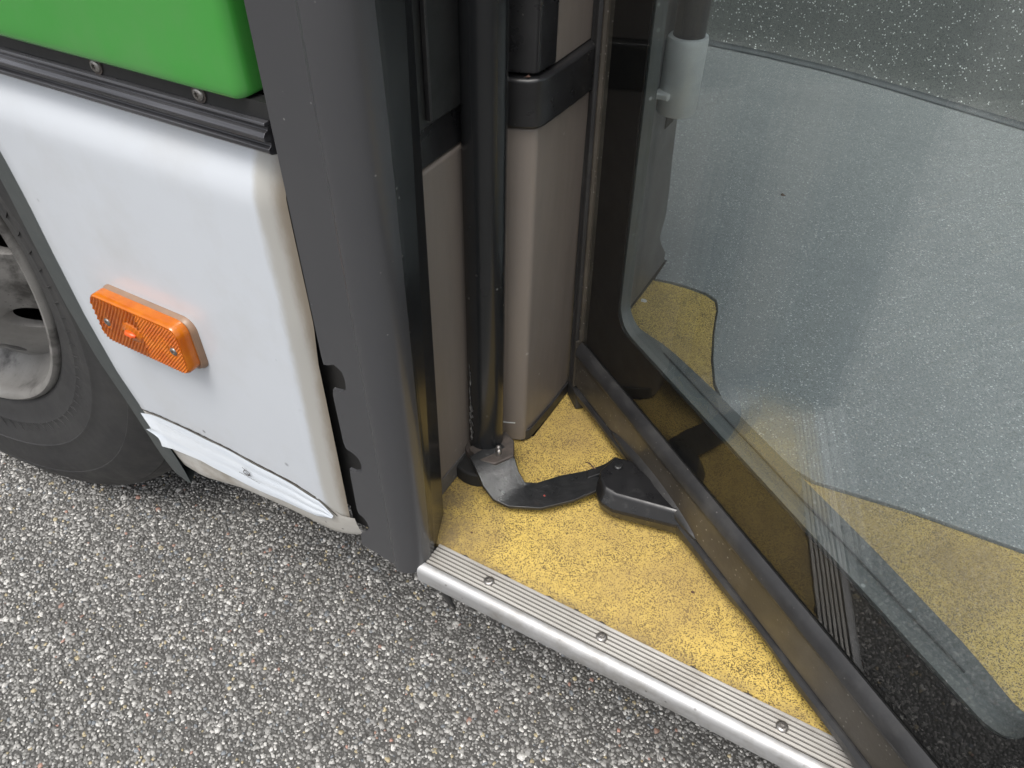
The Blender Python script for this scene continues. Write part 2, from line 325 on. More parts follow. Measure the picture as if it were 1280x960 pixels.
def slab(name, outline, z0, z1, material, parent=None, bevel=0.0, **k):
    return wallprism(name, outline, z0, z1, material, parent, bevel, lean=0.0, **k)
def tube(name, path, rad, material, parent=None, n=24, cap=True, **k):
    vs = []; fs = []
    P = [Vector(p) for p in path]; rads = rad if isinstance(rad, (list, tuple)) else [rad] * len(P)
    for i, p in enumerate(P):
        d = (P[min(i + 1, len(P) - 1)] - P[max(i - 1, 0)]).normalized()
        a = d.orthogonal().normalized() if abs(d.z) < 0.9 else d.cross(Vector((1, 0, 0))).normalized()
        b_ = d.cross(a)
        for j in range(n):
            t = 2 * math.pi * j / n; vs.append(p + (a * math.cos(t) + b_ * math.sin(t)) * rads[i])
    for i in range(len(P) - 1):
        for j in range(n): fs.append((i * n + j, i * n + (j + 1) % n, (i + 1) * n + (j + 1) % n, (i + 1) * n + j))
    if cap: fs += [tuple(range(n)), tuple(range((len(P) - 1) * n, len(P) * n))]
    return mesh(name, vs, fs, material, parent, smooth=50, **k)
def screw(name, pos, nrm, r, material, parent, h=0.0025, label=None):
    """pan head with a star recess"""
    nrm = Vector(nrm).normalized(); a = nrm.orthogonal().normalized(); b_ = nrm.cross(a); p = Vector(pos)
    vs = []; fs = []; n = 24
    rings = [(1.0, 0.0, 0), (1.0, 0.35, 0), (0.85, 0.8, 0), (0.6, 1.0, 0), (0.42, 1.0, 1), (0.36, 0.35, 1), (0.1, 0.3, 1)]
    for rr, hh, star in rings:
        for j in range(n):
            t = 2 * math.pi * j / n; q = rr * r * (1 + (0.22 * math.cos(6 * t) if star and rr > 0.2 else 0))
            vs.append(p + (a * math.cos(t) + b_ * math.sin(t)) * q + nrm * hh * h)
    for i in range(len(rings) - 1):
        for j in range(n): fs.append((i * n + j, i * n + (j + 1) % n, (i + 1) * n + (j + 1) % n, (i + 1) * n + j))
    fs.append(tuple(range((len(rings) - 1) * n, len(rings) * n)))
    return mesh(name, vs, fs, material, parent, smooth=50, label=label)
def lathe(name, prof, material, parent, n=96, loc=None, rz=0.0, flat=None, smooth=35):
    """(r, y) profile turned round the local y axis; local coordinates, matrix put on the object"""
    vs = []; fs = []; m_ = len(prof)
    for j in range(n):
        t = 2 * math.pi * j / n
        for r, y in prof:
            z = r * math.sin(t)
            if flat and z < flat: z = flat
            vs.append((r * math.cos(t), y, z))
    for j in range(n):
        k = (j + 1) % n
        for i in range(m_ - 1): fs.append((j * m_ + i, j * m_ + i + 1, k * m_ + i + 1, k * m_ + i))
    o = mesh(name, vs, fs, material, None, smooth=smooth)
    return o
def place(o, loc, rz, parent):
    o.location = loc; o.rotation_euler = (0, 0, rz); setparent(o, parent)
def lerp(a, b, t): return a + (b - a) * t
def interp(x, xs, ys): return float(np.interp(x, xs, ys))

# ------------------------------------------------------------------ ground
gs = 400
ground = mesh('asphalt_ground', [(-gs, -gs, -0.0009), (gs, -gs, -0.0009), (gs, gs, -0.0009), (-gs, gs, -0.0009)], [(0, 1, 2, 3)], M['asphalt'], kind='structure',
              label='grey asphalt with pale stone chips under and beside the bus')

def stones(x0, x1, y0, y1, cell, rlo, rhi, hole=None, zlo=0.0002, zhi=0.0022, keep=1.0):
    nx = int((x1 - x0) / cell); ny = int((y1 - y0) / cell)
    gx, gy = np.meshgrid(np.arange(nx), np.arange(ny)); gx = gx.ravel(); gy = gy.ravel()
    cx = x0 + (gx + 0.5 * (gy % 2) + rng.uniform(0.05, 0.95, gx.size)) * cell; cy = y0 + (gy + rng.uniform(0.05, 0.95, gx.size)) * cell
    k = rng.random(cx.size) < keep
    if hole: k &= ~((cx > hole[0]) & (cx < hole[1]) & (cy > hole[2]) & (cy < hole[3]))
    cx, cy = cx[k], cy[k]; n = cx.size
    r = rlo + (rhi - rlo) * rng.random(n) ** 1.7
    top = rng.uniform(zlo, zhi, n) * (0.6 + 0.5 * r / rhi)
    S = 6
    th = (np.arange(S)[None] + rng.uniform(-0.32, 0.32, (n, S))) * 2 * np.pi / S + rng.uniform(0, 6.28, n)[:, None]
    asp = rng.uniform(0.6, 1.0, n); rot = rng.uniform(0, np.pi, n)
    rr = r[:, None] * rng.uniform(0.72, 1.2, (n, S))
    def ring(scale, z, tilt):
        px = np.cos(th) * rr * scale; py = np.sin(th) * rr * scale * asp[:, None]
        qx = px * np.cos(rot)[:, None] - py * np.sin(rot)[:, None]; qy = px * np.sin(rot)[:, None] + py * np.cos(rot)[:, None]
        zz = z[:, None] + (tilt[:, :1] * qx + tilt[:, 1:] * qy)
        return np.stack([cx[:, None] + qx, cy[:, None] + qy, zz], -1)
    tl = rng.normal(0, 0.17, (n, 2))
    mid = ring(1.0, top - r * 0.42, tl); up = ring(rng.uniform(0.74, 0.93, (n, 1)), top, tl)
    V = np.concatenate([mid, up], 1).reshape(-1, 3)
    base = (np.arange(n) * 2 * S)[:, None]
    q = []
    for i in range(S):
        j = (i + 1) % S
        q.append([i, j, S + j, S + i])
    q = np.array(q); Q = (base[:, :, None] + q[None]).reshape(-1, 4)
    caps = (base + np.arange(S, 2 * S)[None])
    # colours
    u = rng.random(n); v = rng.random(n)
    g = np.where(u < 0.40, 0.12 + 0.09 * v, np.where(u < 0.80, 0.20 + 0.14 * v, 0.34 + 0.27 * v))
    c = np.stack([g, g * 0.98, g * 0.935], 1)
    w = rng.random(n)
    k1 = w < 0.006; c[k1] = np.stack([0.28 + .15 * v, 0.18 + .07 * v, 0.14 + .06 * v], 1)[k1]
    k2 = (w > 0.02) & (w < 0.038); c[k2] = np.stack([0.32 + .15 * v, 0.275 + .12 * v, 0.18 + .07 * v], 1)[k2]
    k3 = (w > 0.06) & (w < 0.09); c[k3] = np.stack([0.14 + .08 * v, 0.15 + .09 * v, 0.16 + .1 * v], 1)[k3]
    return V, Q, caps, np.repeat(c, 2 * S, 0), n
def stone_object(sets):
    Vs = []; Qs = []; Cs = []; Ts = []; off = 0
    for V, Q, C, T, n in sets:
        Vs.append(V); Qs.append(Q + off); Cs.append(C + off); Ts.append(T); off += len(V)
    V = np.concatenate(Vs); Q = np.concatenate(Qs); C = np.concatenate(Cs); T = np.concatenate(Ts)
    me = bpy.data.meshes.new('asphalt_stones')
    me.vertices.add(len(V)); me.vertices.foreach_set('co', V.astype(np.float32).ravel())
    loops = np.concatenate([Q.ravel(), C.ravel()]); me.loops.add(len(loops)); me.loops.foreach_set('vertex_index', loops.astype(np.int32))
    nq, nc = len(Q), len(C); me.polygons.add(nq + nc)
    st = np.concatenate([np.arange(nq) * 4, nq * 4 + np.arange(nc) * C.shape[1]])
    me.polygons.foreach_set('loop_start', st.astype(np.int32))
    me.update(calc_edges=True); me.validate()
    a = me.attributes.new('tint', 'FLOAT_COLOR', 'POINT'); a.data.foreach_set('color', np.c_[T, np.ones(len(T))].astype(np.float32).ravel())
    me.materials.append(M['stone'])
    o = bpy.data.objects.new('asphalt_stones', me); col.objects.link(o); o['kind'] = 'stuff'
    o['label'] = 'pale and dark stone chips packed in the asphalt surface'; o['category'] = 'gravel'
    return o
INNER = (-1.36, 0.26, -0.08, 0.74)
stone_object([stones(*INNER, 0.0045, 0.0016, 0.0038, zlo=0.0001, zhi=0.0013),
              stones(*INNER, 0.0115, 0.0036, 0.0060, keep=0.36, zlo=0.0006, zhi=0.0014),
              stones(-2.3, 1.1, -0.9, 0.95, 0.0092, 0.0033, 0.0066, hole=INNER)])

# ------------------------------------------------------------------ the bus
bus = empty('bus', BUS_LOC)
bus['label'] = 'green and white bus with amber side marker and glazed front door swung open'; bus['category'] = 'bus'

Y0 = 0.340                                     # outer skin
ARCH_Z = [0.285, 0.307, 0.395, 0.4506, 0.5239, 0.601, 0.6536, 0.7002, 0.78, 0.86, 0.95, 1.02]
ARCH_X = [-0.652, -0.6545, -0.680, -0.6994, -0.7113, -0.7164, -0.7185, -0.7235, -0.75, -0.795, -0.88, -1.0]
arch_x = lambda z: interp(z, ARCH_Z, ARCH_X)

# white lower side panel: flat face, rounded shoulder on top, rounded return towards the pillar
def crease_z(x): return interp(x, [-0.70, -0.667, -0.6476, -0.5865, -0.5424, -0.4985, -0.4508, -0.4199, -0.4130, -0.4047, -0.39], [0.400, 0.4046, 0.4080, 0.4104, 0.4106, 0.4082, 0.4065, 0.3999, 0.3900, 0.375, 0.371])
def white_panel():
    vs = []; fs = []
    T = [0, .02] + [i / 18 for i in range(1, 13)] + [0.69, 0.71, 0.73, 0.75, 0.77, 0.79, 0.81, 0.83, 0.85, 0.87, 0.89, 0.905, 0.92, 0.935, 0.95, 0.965, 0.98, 0.99, 1.0]
    top_z = 0.781
    ZN = 44
    for i in range(ZN + 1):
        t = i / ZN
        for u in T:
            # x first from a guess of z, then z
            zg = lerp(0.40, top_z, t)
            rx = interp(zg, [0.372, 0.395, 0.56, 0.60, 0.64, 0.78], [-0.388, -0.3945, -0.3910, -0.3905, -0.3860, -0.3860])
            x = lerp(arch_x(zg) + 0.001, rx, u)
            zb = crease_z(x)
            z = lerp(zb, top_z, t)
            x = lerp(arch_x(z) + 0.001, rx, u) if u < 0.6 else x
            y = Y0
            # shoulder
            s = max(0, (z - 0.742) / (top_z - 0.742))
            y += 0.0145 * s ** 1.35
            # return on the right
            x_r = lerp(-0.4215, -0.4055, (z - 0.40) / 0.37)
            q = max(0, (x - x_r) / (rx - x_r))
            y += 0.0125 * q ** 1.2
            # slight oil-canning of the sheet
            y += 0.0005 * math.sin(7 * x + 3 * z) * (1 - s) * (1 - q)
            if u == 0: y += 0.002
            vs.append((x, y, z))
    W = len(T)
    for i in range(ZN):
        for j in range(W - 1): fs.append((i * W + j, i * W + j + 1, (i + 1) * W + j + 1, (i + 1) * W + j))
    return mesh('side_panel', vs, fs, M['white'], bus, smooth='all', label='glossy white lower side panel beside the wheel arch')
wp = white_panel()
# lower skirt below the crease, tucked in
def skirt():
    vs = []; fs = []; NX, NZ = 46, 12
    for j in range(NX + 1):
        x = lerp(-0.690, -0.3880, j / NX)
        zc = crease_z(x) + 0.003; zb = interp(x, [-0.70, -0.6643, -0.6277, -0.5556, -0.4766, -0.4204, -0.386], [0.330, 0.306, 0.300, 0.3185, 0.330, 0.331, 0.335])
        for i in range(NZ + 1):
            t = i / NZ; z = lerp(zc, zb, t)
            ax = max(x, arch_x(z) + 0.001)
            y = Y0 + 0.0018 * max(0, min(1, (-0.40 - x) / 0.02)) + 0.0002 + 0.008 * t ** 1.6 + 0.0125 * max(0, (x + 0.4215) / 0.0335) ** 1.2 + 0.0007 * math.sin(31 * x) * t
            if i == NZ: y += 0.004
            vs.append((ax, y, z))
    W = NZ + 1
    for j in range(NX):
        for i in range(NZ): fs.append((j * W + i, j * W + i + 1, (j + 1) * W + i + 1, (j + 1) * W + i))
    return mesh('lower_skirt', vs, fs, M['white_dirty'], bus, smooth='all', label='grimy tucked-in lower edge of the white panel')
skirt()
# dark seam along the crease
def ribbon(name, pts, nrm, w, material, parent, label=None):
    """thin strip along points lying on the skin"""
    vs = []; fs = []
    for x, y, z, ww in pts: vs += [(x, y, z - ww * w / 2), (x, y, z + ww * w / 2)]
    for i in range(len(pts) - 1): fs.append((2 * i, 2 * i + 2, 2 * i + 3, 2 * i + 1))
    return mesh(name, vs, fs, material, parent, label=label)
ribbon('seam', [(x, Y0 - 0.0006 + max(0, (x + 0.424) / 0.033) ** 1.5 * 0.0125 if x > -0.424 else Y0 - 0.0006, crease_z(x) + 0.001, random.uniform(0.4, 1.3)) for x in np.linspace(-0.676, -0.4045, 60)], None, 0.0026,
       M['groove'], bus, 'dark cracked seam above the peeling tape')
# peeling tape
def tape():
    up = [(-0.6771, 0.4002), (-0.6476, 0.4060), (-0.5865, 0.4082), (-0.5424, 0.4084), (-0.4985, 0.4060), (-0.4508, 0.4042), (-0.4215, 0.3978), (-0.4145, 0.3890), (-0.4070, 0.3770)]
    lo = [(-0.6623, 0.3533), (-0.5971, 0.3600), (-0.5328, 0.3590), (-0.4585, 0.3655), (-0.4107, 0.3710)]
    NX, NZ = 60, 20; vs = []; fs = []
    for j in range(NX + 1):
        t = j / NX
        xu = lerp(-0.6771, -0.4070, t); zu = interp(xu, [p[0] for p in up], [p[1] for p in up]) + 0.0008
        xl = lerp(-0.6623, -0.4107, t); zl = interp(xl, [p[0] for p in lo], [p[1] for p in lo])
        for i in range(NZ + 1):
            s = i / NZ; x = lerp(xu, xl, s); z = lerp(zu, zl, s)
            # torn, notched left end
            if j < 3:
                cut = interp(s, [0, 0.45, 0.62, 0.66, 0.80, 1], [0.0, 0.001, -0.0145, 0.004, 0.004, 0.0])
                x += cut * (1 - j / 3)
            y = Y0 - 0.0012 - 0.0007 * abs(math.sin(s * 9.0 + 0.4 * t)) * min(1, t * t * 1.2 + .12) + 0.0003 * math.sin(x * 90)
            y -= 0.0025 * max(0, 0.06 - t) / 0.06
            if t > 0.93: y += (t - 0.93) / 0.07 * 0.0035
            vs.append((x, y, z))
    W = NZ + 1
    for j in range(NX):
        for i in range(NZ): fs.append((j * W + i, j * W + i + 1, (j + 1) * W + i + 1, (j + 1) * W + i))
    o = mesh('tape_strip', vs, fs, M['tape'], bus, smooth='all', label='crumpled white tape strip peeling off the panel bottom')
    return o
tp = tape()
# faint stamp printed on the tape
def stamp():
    vs = []; fs = []
    def stroke(a, b, w=0.0005):
        a = Vector(a); b = Vector(b); d = (b - a).normalized(); n = Vector((-d.y, d.x)) * w
        k = len(vs)
        for p in (a + n, a - n, b - n, b + n): vs.append((p.x, Y0 - 0.0036, p.y))
        fs.append((k, k + 1, k + 2, k + 3))
    c = (-0.519, 0.3875); pts = [(c[0] + 0.0045 * math.cos(t) * (1 + .3 * math.sin(2 * t)), c[1] + 0.0045 * math.sin(t)) for t in np.linspace(0, 6.28, 12)]
    for a, b in zip(pts[:-1], pts[1:]): stroke(a, b)
    stroke((-0.5235, 0.3945), (-0.516, 0.386)); stroke((-0.524, 0.385), (-0.513, 0.3855))
    x = -0.5315
    while x < -0.503:
        w = random.uniform(0.0008, 0.0018); z = 0.3815 - (x + 0.53) * 0.06; stroke((x, z + random.uniform(0, .0008)), (x + w, z + random.uniform(-.0008, .0008)), 0.00055); x += w + 0.0008
    return mesh('printed_mark', vs, fs, M['groove'], tp, label='faint small print on the tape')
stamp()

# moulding above the white panel: ridged profile
def arc(cy, cz, r, a0, a1, n): return [(cy + r * math.cos(R(lerp(a0, a1, i / (n - 1)))), cz + r * math.sin(R(lerp(a0, a1, i / (n - 1))))) for i in range(n)]
prof = [(0.360, 0.783), (0.347, 0.783)] + [(0.3395, 0.7850), (0.3375, 0.7870), (0.3375, 0.7895), (0.3405, 0.7912), (0.3405, 0.7935), (0.3360, 0.7955), (0.3352, 0.7985), (0.3372, 0.8010), (0.3402, 0.8020), (0.3402, 0.8040), (0.3378, 0.8055), (0.3385, 0.8075)] + [(0.360, 0.8078)]
xprism('moulding', prof, -0.9, -0.3755, M['alu_trim'], bus, bevel=0.0006, label='ridged dark grey moulding between green and white panels')
box('backing_plate', (-0.9, 0.3425, 0.8079), (-0.372, 0.352, 0.8192), M['black_plate'], bus, label='black strip with screws below the green panel')
for x in (-0.5366, -0.4346):
    z = 0.8135
    s = screw('screw', (x, 0.3425, z), (0, -1, 0), 0.0048, M['steel'], bus, h=0.003)
    w = tube('washer', [(x, 0.3426, z), (x, 0.3415, z)], 0.0062, M['rusty'], bus, n=20)
# green panel with rolled edges
def green_panel():
    vs = []; fs = []; pr = []
    pts = [(-1.6, 0.335)] + [(-0.405 + 0.0, 0.335)]
    a = [(-0.3965, 0.3352)] + [(-0.3965 + 0.0105 * math.sin(R(t)), 0.3352 + 0.0105 * (1 - math.cos(R(t)))) for t in range(12, 91, 13)] + [(-0.3855, 0.362)]
    pr = [(-1.6, 0.335), (-0.9, 0.335), (-0.6, 0.335), (-0.45, 0.335)] + a
    zs = [0.8195, 0.8188, 0.8190, 0.8205, 0.823, 0.827, 0.835, 0.9, 1.0, 1.1]
    yi = [0.010, 0.006, 0.003, 0.0012, 0.0004, 0, 0, 0, 0, 0]
    for k, (z, dy) in enumerate(zip(zs, yi)):
        for (x, y) in pr:
            zz = z + (0.004 * max(0, (x + 0.397) / 0.012) ** 2 if k < 6 else 0)
            vs.append((x, y + dy, zz))
    W = len(pr)
    for i in range(len(zs) - 1):
        for j in range(W - 1): fs.append((i * W + j, i * W + j + 1, (i + 1) * W + j + 1, (i + 1) * W + j))
    return mesh('upper_panel', vs, fs, M['green'], bus, smooth='all', label='bright green upper side panel with rolled edge')
green_panel()

# wheel arch lip (dark rubber strip along the cut-out)
def lip():
    vs = []; fs = []; zs = np.linspace(0.287, 1.0, 60)
    for z in zs:
        ax = arch_x(z); w = 0.040
        dn = 0.012 * max(0, (0.315 - z) / 0.03) ** 1.5
        vs += [(ax + 0.004, Y0 + 0.0035, z), (ax - 0.002, Y0 + 0.0032, z), (ax - w * 0.9 + dn, Y0 + 0.006, z), (ax - w + dn, Y0 + 0.008, z), (ax - w + 0.004 + dn, Y0 + 0.045, z)]
    W = 5
    for i in range(len(zs) - 1):
        for j in range(W - 1): fs.append((i * W + j, i * W + j + 1, (i + 1) * W + j + 1, (i + 1) * W + j))
    fs.append(tuple(range(W)))
    return mesh('wheel_arch_lip', vs, fs, M['rubber_lip'], bus, smooth=35, label='dark grey rubber lip round the wheel arch')
lip()

# amber side marker
def rrect(hx, hz, r, n=6):
    out = []
    for cx, cz, a0 in ((hx - r, hz - r, 0), (-hx + r, hz - r, 90), (-hx + r, -hz + r, 180), (hx - r, -hz + r, 270)):
        for i in range(n + 1):
            a = R(a0 + 90 * i / n); out.append((cx + r * math.cos(a), cz + r * math.sin(a)))
    return out
def rr_loft(name, cx, cz, layers, material, parent, **k):
    vs = []; fs = []; n = None
    for hx, hz, r, y in layers:
        o = rrect(hx, hz, r); n = len(o); vs += [(cx + p[0], y, cz + p[1]) for p in o]
    for i in range(len(layers) - 1):
        for j in range(n): fs.append((i * n + j, i * n + (j + 1) % n, (i + 1) * n + (j + 1) % n, (i + 1) * n + j))
    fs += [tuple(range(n)), tuple(range((len(layers) - 1) * n, len(layers) * n))]
    return mesh(name, vs, fs, material, parent, smooth=40, **k)
MX, MZ = -0.5868, 0.5615
marker = rr_loft('side_marker', MX + 0.002, MZ - 0.001, [(0.0622, 0.0303, 0.013, 0.3402), (0.0622, 0.0303, 0.013, 0.3378), (0.0608, 0.0291, 0.012, 0.3358), (0.0603, 0.0286, 0.012, 0.3340)], M['amber_base'], bus,
                 label='orange side marker lamp on the white panel')
rr_loft('lens_body', MX, MZ, [(0.0600, 0.0282, 0.012, 0.3339), (0.0598, 0.0280, 0.012, 0.3230), (0.0585, 0.0268, 0.011, 0.3212)], M['amber'], marker)
def lens_face():
    vs = []; fs = []; NX, NZ = 200, 80
    for i in range(NX + 1):
        for j in range(NZ + 1):
            a = lerp(-1, 1, i / NX); c = lerp(-1, 1, j / NZ); hx, hz, r = 0.0578, 0.0261, 0.0105
            x, z = a * hx, c * hz
            # squeeze into rounded rectangle
            ex = hx - r; ez = hz - r
            if abs(x) > ex:
                d = abs(x) - ex; lim = ez + math.sqrt(max(0, r * r - d * d)); z = c * lim
            d2 = ((x + 0.008) / 0.0135) ** 2 + (z / 0.0105) ** 2
            rib = 0.0010 * (math.sin(x * 2 * math.pi / 0.0036) * math.sin(z * 2 * math.pi / 0.0038)) if x > 0.006 else 0.0011 * math.sin((x - 0.7 * z) * 2 * math.pi / 0.0044)
            y = 0.3208 - rib * (1 if d2 > 1.15 else 0.15)
            if d2 < 1: y -= 0.0026 * math.sqrt(1 - d2)
            for sx in (-0.0445, 0.0455):
                dd = (x - sx) ** 2 + (z + 0.002) ** 2
                if dd < 0.0062 ** 2: y = 0.3232
            vs.append((MX + x, y, MZ + z))
    for i in range(NX):
        for j in range(NZ): k = i * (NZ + 1) + j; fs.append((k, k + NZ + 1, k + NZ + 2, k + 1))
    return mesh('ribbed_lens', vs, fs, M['amber'], marker, smooth=30)
lens_face()
for sx in (-0.0445, 0.0455): screw('screw', (MX + sx, 0.3222, MZ - 0.002), (0, -1, 0), 0.0044, M['steel'], marker, h=0.0024)
tube('bulb', [(MX - 0.013, 0.3185, MZ + 0.001), (MX - 0.011, 0.3176, MZ), (MX - 0.004, 0.3176, MZ - 0.0005), (MX - 0.001, 0.3185, MZ - 0.001)], [0.0018, 0.0032, 0.0030, 0.0016], M['amber_bulb'], marker, n=14)

# black pillar between panel and doorway: flange with notches + folded outer section
pf = [(-0.3715, 0.3425, 0), (-0.3690, 0.3405, 0), (-0.3290, 0.3376, 0), (-0.3268, 0.3360, 0.1), (-0.3248, 0.3342, 0.1), (-0.3222, 0.3335, 0.2)]
pf += [(-0.3222 + 0.0237 * math.sin(R(a)), 0.3585 - 0.0250 * math.cos(R(a)) ** 0.8, 0.2 + 0.3 * a / 90) for a in (14, 28, 42, 54, 66, 76, 84, 90)]
pf += [(-0.3000, 0.3665, 0.6), (-0.318, 0.4105, 1.3), (-0.323, 0.414, 1.3), (-0.334, 0.414, 1), (-0.334, 0.425, 1), (-0.345, 0.425, 1), (-0.345, 0.36, 0), (-0.349, 0.3435, 0)]
pf = [(-0.349 if i == 0 else p[0], 0.3435 if i == 0 else p[1], p[2]) for i, p in enumerate(pf)]
pf[1] = (-0.349, 0.3385, 0)
zb = [0.3545, 0.3545, 0.354, 0.3535, 0.353, 0.353] + [0.353, 0.3532, 0.3535, 0.354, 0.355, 0.356, 0.357, 0.358] + [0.360, 0.3615, 0.3615, 0.3615, 0.3615, 0.3615, 0.357, 0.355]
pillar = wallprism('door_pillar', pf, zb, 1.15, M['pillar'], bus, smooth=24, label='dark grey door pillar with notched edge')
wallprism('pillar_inner_face', [(-0.2990, 0.3620, 0.55), (-0.2994, 0.3668, 0.6), (-0.3172, 0.4108, 1.3), (-0.3182, 0.4104, 1.3), (-0.3004, 0.3664, 0.6), (-0.3000, 0.3620, 0.55)], 0.362, 1.15, M['pole'], pillar, label='glossy black inner face of the pillar')
fl = [(-0.346, 1.15), (-0.3705, 1.15), (-0.3712, 0.612), (-0.3705, 0.603), (-0.366, 0.6045), (-0.3585, 0.6085), (-0.3510, 0.604), (-0.3492, 0.596), (-0.3500, 0.585), (-0.356, 0.5795), (-0.3655, 0.578), (-0.3672, 0.570),
      (-0.3668, 0.512), (-0.3650, 0.505), (-0.358, 0.5035), (-0.3520, 0.500), (-0.3495, 0.492), (-0.3510, 0.482), (-0.360, 0.4765), (-0.3660, 0.477), (-0.3668, 0.468),
      (-0.3680, 0.415), (-0.3665, 0.4095), (-0.362, 0.408), (-0.3575, 0.403), (-0.3560, 0.394), (-0.360, 0.386), (-0.3675, 0.3790), (-0.3705, 0.374), (-0.3715, 0.3552), (-0.346, 0.3546)]
n = len(fl); vs = [(x, lerp(0.3398, 0.3390, (x + 0.3715) / 0.0225), z) for x, z in fl] + [(x, lerp(0.3420, 0.3430, (x + 0.3715) / 0.0225), z) for x, z in fl]
mesh('notched_flange', vs, [tuple(range(n)), tuple(range(2 * n - 1, n - 1, -1))] + [(i, (i + 1) % n, n + (i + 1) % n, n + i) for i in range(n)], M['pillar'], pillar, label='pillar flange with hook-shaped notches')
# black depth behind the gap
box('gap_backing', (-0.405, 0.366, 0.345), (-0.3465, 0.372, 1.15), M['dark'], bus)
# jamb lining: taupe panels, black belt, upper black boxes
wallprism('jamb_panel', [(-0.334, 0.4252), (-0.334, 0.500), (-0.352, 0.500), (-0.352, 0.4252)], 0.3615, 0.7405, M['taupe'], bus, bevel=0.003, label='narrow taupe jamb panel between pillar and pole')
wallprism('jamb_skirting', [(-0.3325, 0.4145), (-0.3325, 0.4995), (-0.3338, 0.4995), (-0.3338, 0.4145)], 0.3618, 0.385, M['taupe_dark'], bus, bevel=0.0004)
wallprism('jamb_belt', [(-0.336, 0.4255), (-0.336, 0.500), (-0.352, 0.500), (-0.352, 0.4255)], 0.7415, 0.775, M['black_trim'], bus, bevel=0.002, label='black rubber belt above narrow jamb panel')
wallprism('jamb_upper_panel', [(-0.330, 0.4258), (-0.330, 0.503), (-0.352, 0.503), (-0.352, 0.4258)], 0.7765, 1.15, M['black_plate'], bus, bevel=0.0015)
wallprism('jamb_edge_strip', [(-0.3255, 0.4395), (-0.3255, 0.4425), (-0.3295, 0.4425), (-0.3295, 0.4395)], 0.782, 1.15, M['rubber'], bus, bevel=0.0008)
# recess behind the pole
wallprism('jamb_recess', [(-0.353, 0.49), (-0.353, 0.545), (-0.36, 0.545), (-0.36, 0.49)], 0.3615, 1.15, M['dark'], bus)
INN = [(-0.330, 0.531), (-0.320, 0.533), (-0.2972, 0.5425), (-0.2935, 0.5462), (-0.2905, 0.60), (-0.2905, 0.70), (-0.3075, 0.70), (-0.3075, 0.57), (-0.330, 0.546)]
wallprism('corner_panel', INN, 0.364, 0.7425, M['taupe'], bus, bevel=0.0025, seg=3, label='taupe folded corner panel behind the door pole')
off = lambda pr, d: [(x + d, y - d * 0.4) for x, y in pr]
wallprism('corner_belt', [(-0.330, 0.527), (-0.320, 0.5285), (-0.2985, 0.5365), (-0.2915, 0.541), (-0.2885, 0.549), (-0.2865, 0.60), (-0.2865, 0.70), (-0.306, 0.70), (-0.306, 0.57), (-0.330, 0.546)], 0.7435, 0.7855, M['black_trim'], bus, bevel=0.0035, seg=3,
          label='black rubber belt round the corner panel')
wallprism('upper_corner_box', [(-0.331, 0.533), (-0.322, 0.534), (-0.3035, 0.5395), (-0.2965, 0.5425), (-0.294, 0.546), (-0.2925, 0.5735), (-0.305, 0.5735), (-0.331, 0.555)], 0.7875, 1.15, M['black_trim'], bus, bevel=0.003, label='glossy black box above the rubber belt')
wallprism('upper_taupe_panel', [(-0.2945, 0.5745), (-0.2945, 0.70), (-0.3065, 0.70), (-0.3065, 0.5745)], 0.7862, 1.15, M['taupe'], bus, bevel=0.001)
# little rust chip lying on the belt
mesh('rust_chip', [(-0.294, 0.5375, 0.7862), (-0.2905, 0.538, 0.7866), (-0.290, 0.5405, 0.7862), (-0.2925, 0.5415, 0.7872)], [(0, 1, 2, 3)], M['debris'], bus)
wallprism('corner_skirting', [(-0.2965, 0.5435), (-0.2900, 0.5530), (-0.2875, 0.60), (-0.2875, 0.70), (-0.2895, 0.70), (-0.2915, 0.556), (-0.2985, 0.5455)], 0.3622, 0.3775, M['rubber'], bus, bevel=0.0008, label='black rubber skirting along the corner panel')
wallprism('panel_slot', [(-0.3160, 0.5339), (-0.3030, 0.5392), (-0.3032, 0.5399), (-0.3162, 0.5346)], 0.3925, 0.3936, M['silver_sleeve'], bus)
# inner jamb lining seen through the door glass: wavy free end
end = [(0.975, 0.3615), (0.975, 0.381), (0.955, 0.402), (0.937, 0.424), (0.9345, 0.434), (0.938, 0.444), (0.945, 0.462), (0.940, 0.50), (0.928, 0.56), (0.918, 0.63), (0.913, 0.72), (0.910, 0.80), (0.905, 1.15)]
ol = [(0.7005, 0.3615)] + end + [(0.7005, 1.15)]
n = len(ol); vs = [(-0.289 + LEAN * (z - .36), y, z) for y, z in ol] + [(-0.31 + LEAN * (z - .36), y, z) for y, z in ol]
mesh('inner_lining', vs, [tuple(range(n)), tuple(range(2 * n - 1, n - 1, -1))] + [(i, (i + 1) % n, n + (i + 1) % n, n + i) for i in range(n)], M['taupe_dark'], bus, bevel=0.002,
     label='grey brown lining panel with wavy end behind the door glass')
box('lining_dark_plate', (-0.2888, 0.872, 0.615), (-0.2872, 0.898, 0.672), M['dark'], bus, lean=LEAN, bevel=0.0006)  # thin dark plate set proud of the lining

# handrail with silver sleeve
hx, hy = -0.262, 0.843
tube('handrail', [(hx, hy, 0.69), (hx + 0.004, hy, 0.9), (hx + 0.010, hy, 1.25)], 0.0172, M['handrail'], bus, n=32, label='dark handrail pole rising from silver sleeve')
sl_ = tube('rail_sleeve', [(hx - .0015, hy, 0.652), (hx - .0015, hy, 0.6535), (hx, hy, 0.733), (hx, hy, 0.7355), (hx, hy, 0.7362), (hx, hy, 0.734)], [0.0212, 0.0222, 0.0224, 0.0215, 0.0195, 0.0174], M['silver_sleeve'], bus, n=40, cap=False, label='silver sleeve holding the handrail')
box('sleeve_tab', (-0.2885, 0.815, 0.672), (-0.266, 0.838, 0.679), M['silver_sleeve'], sl_, bevel=0.0015)

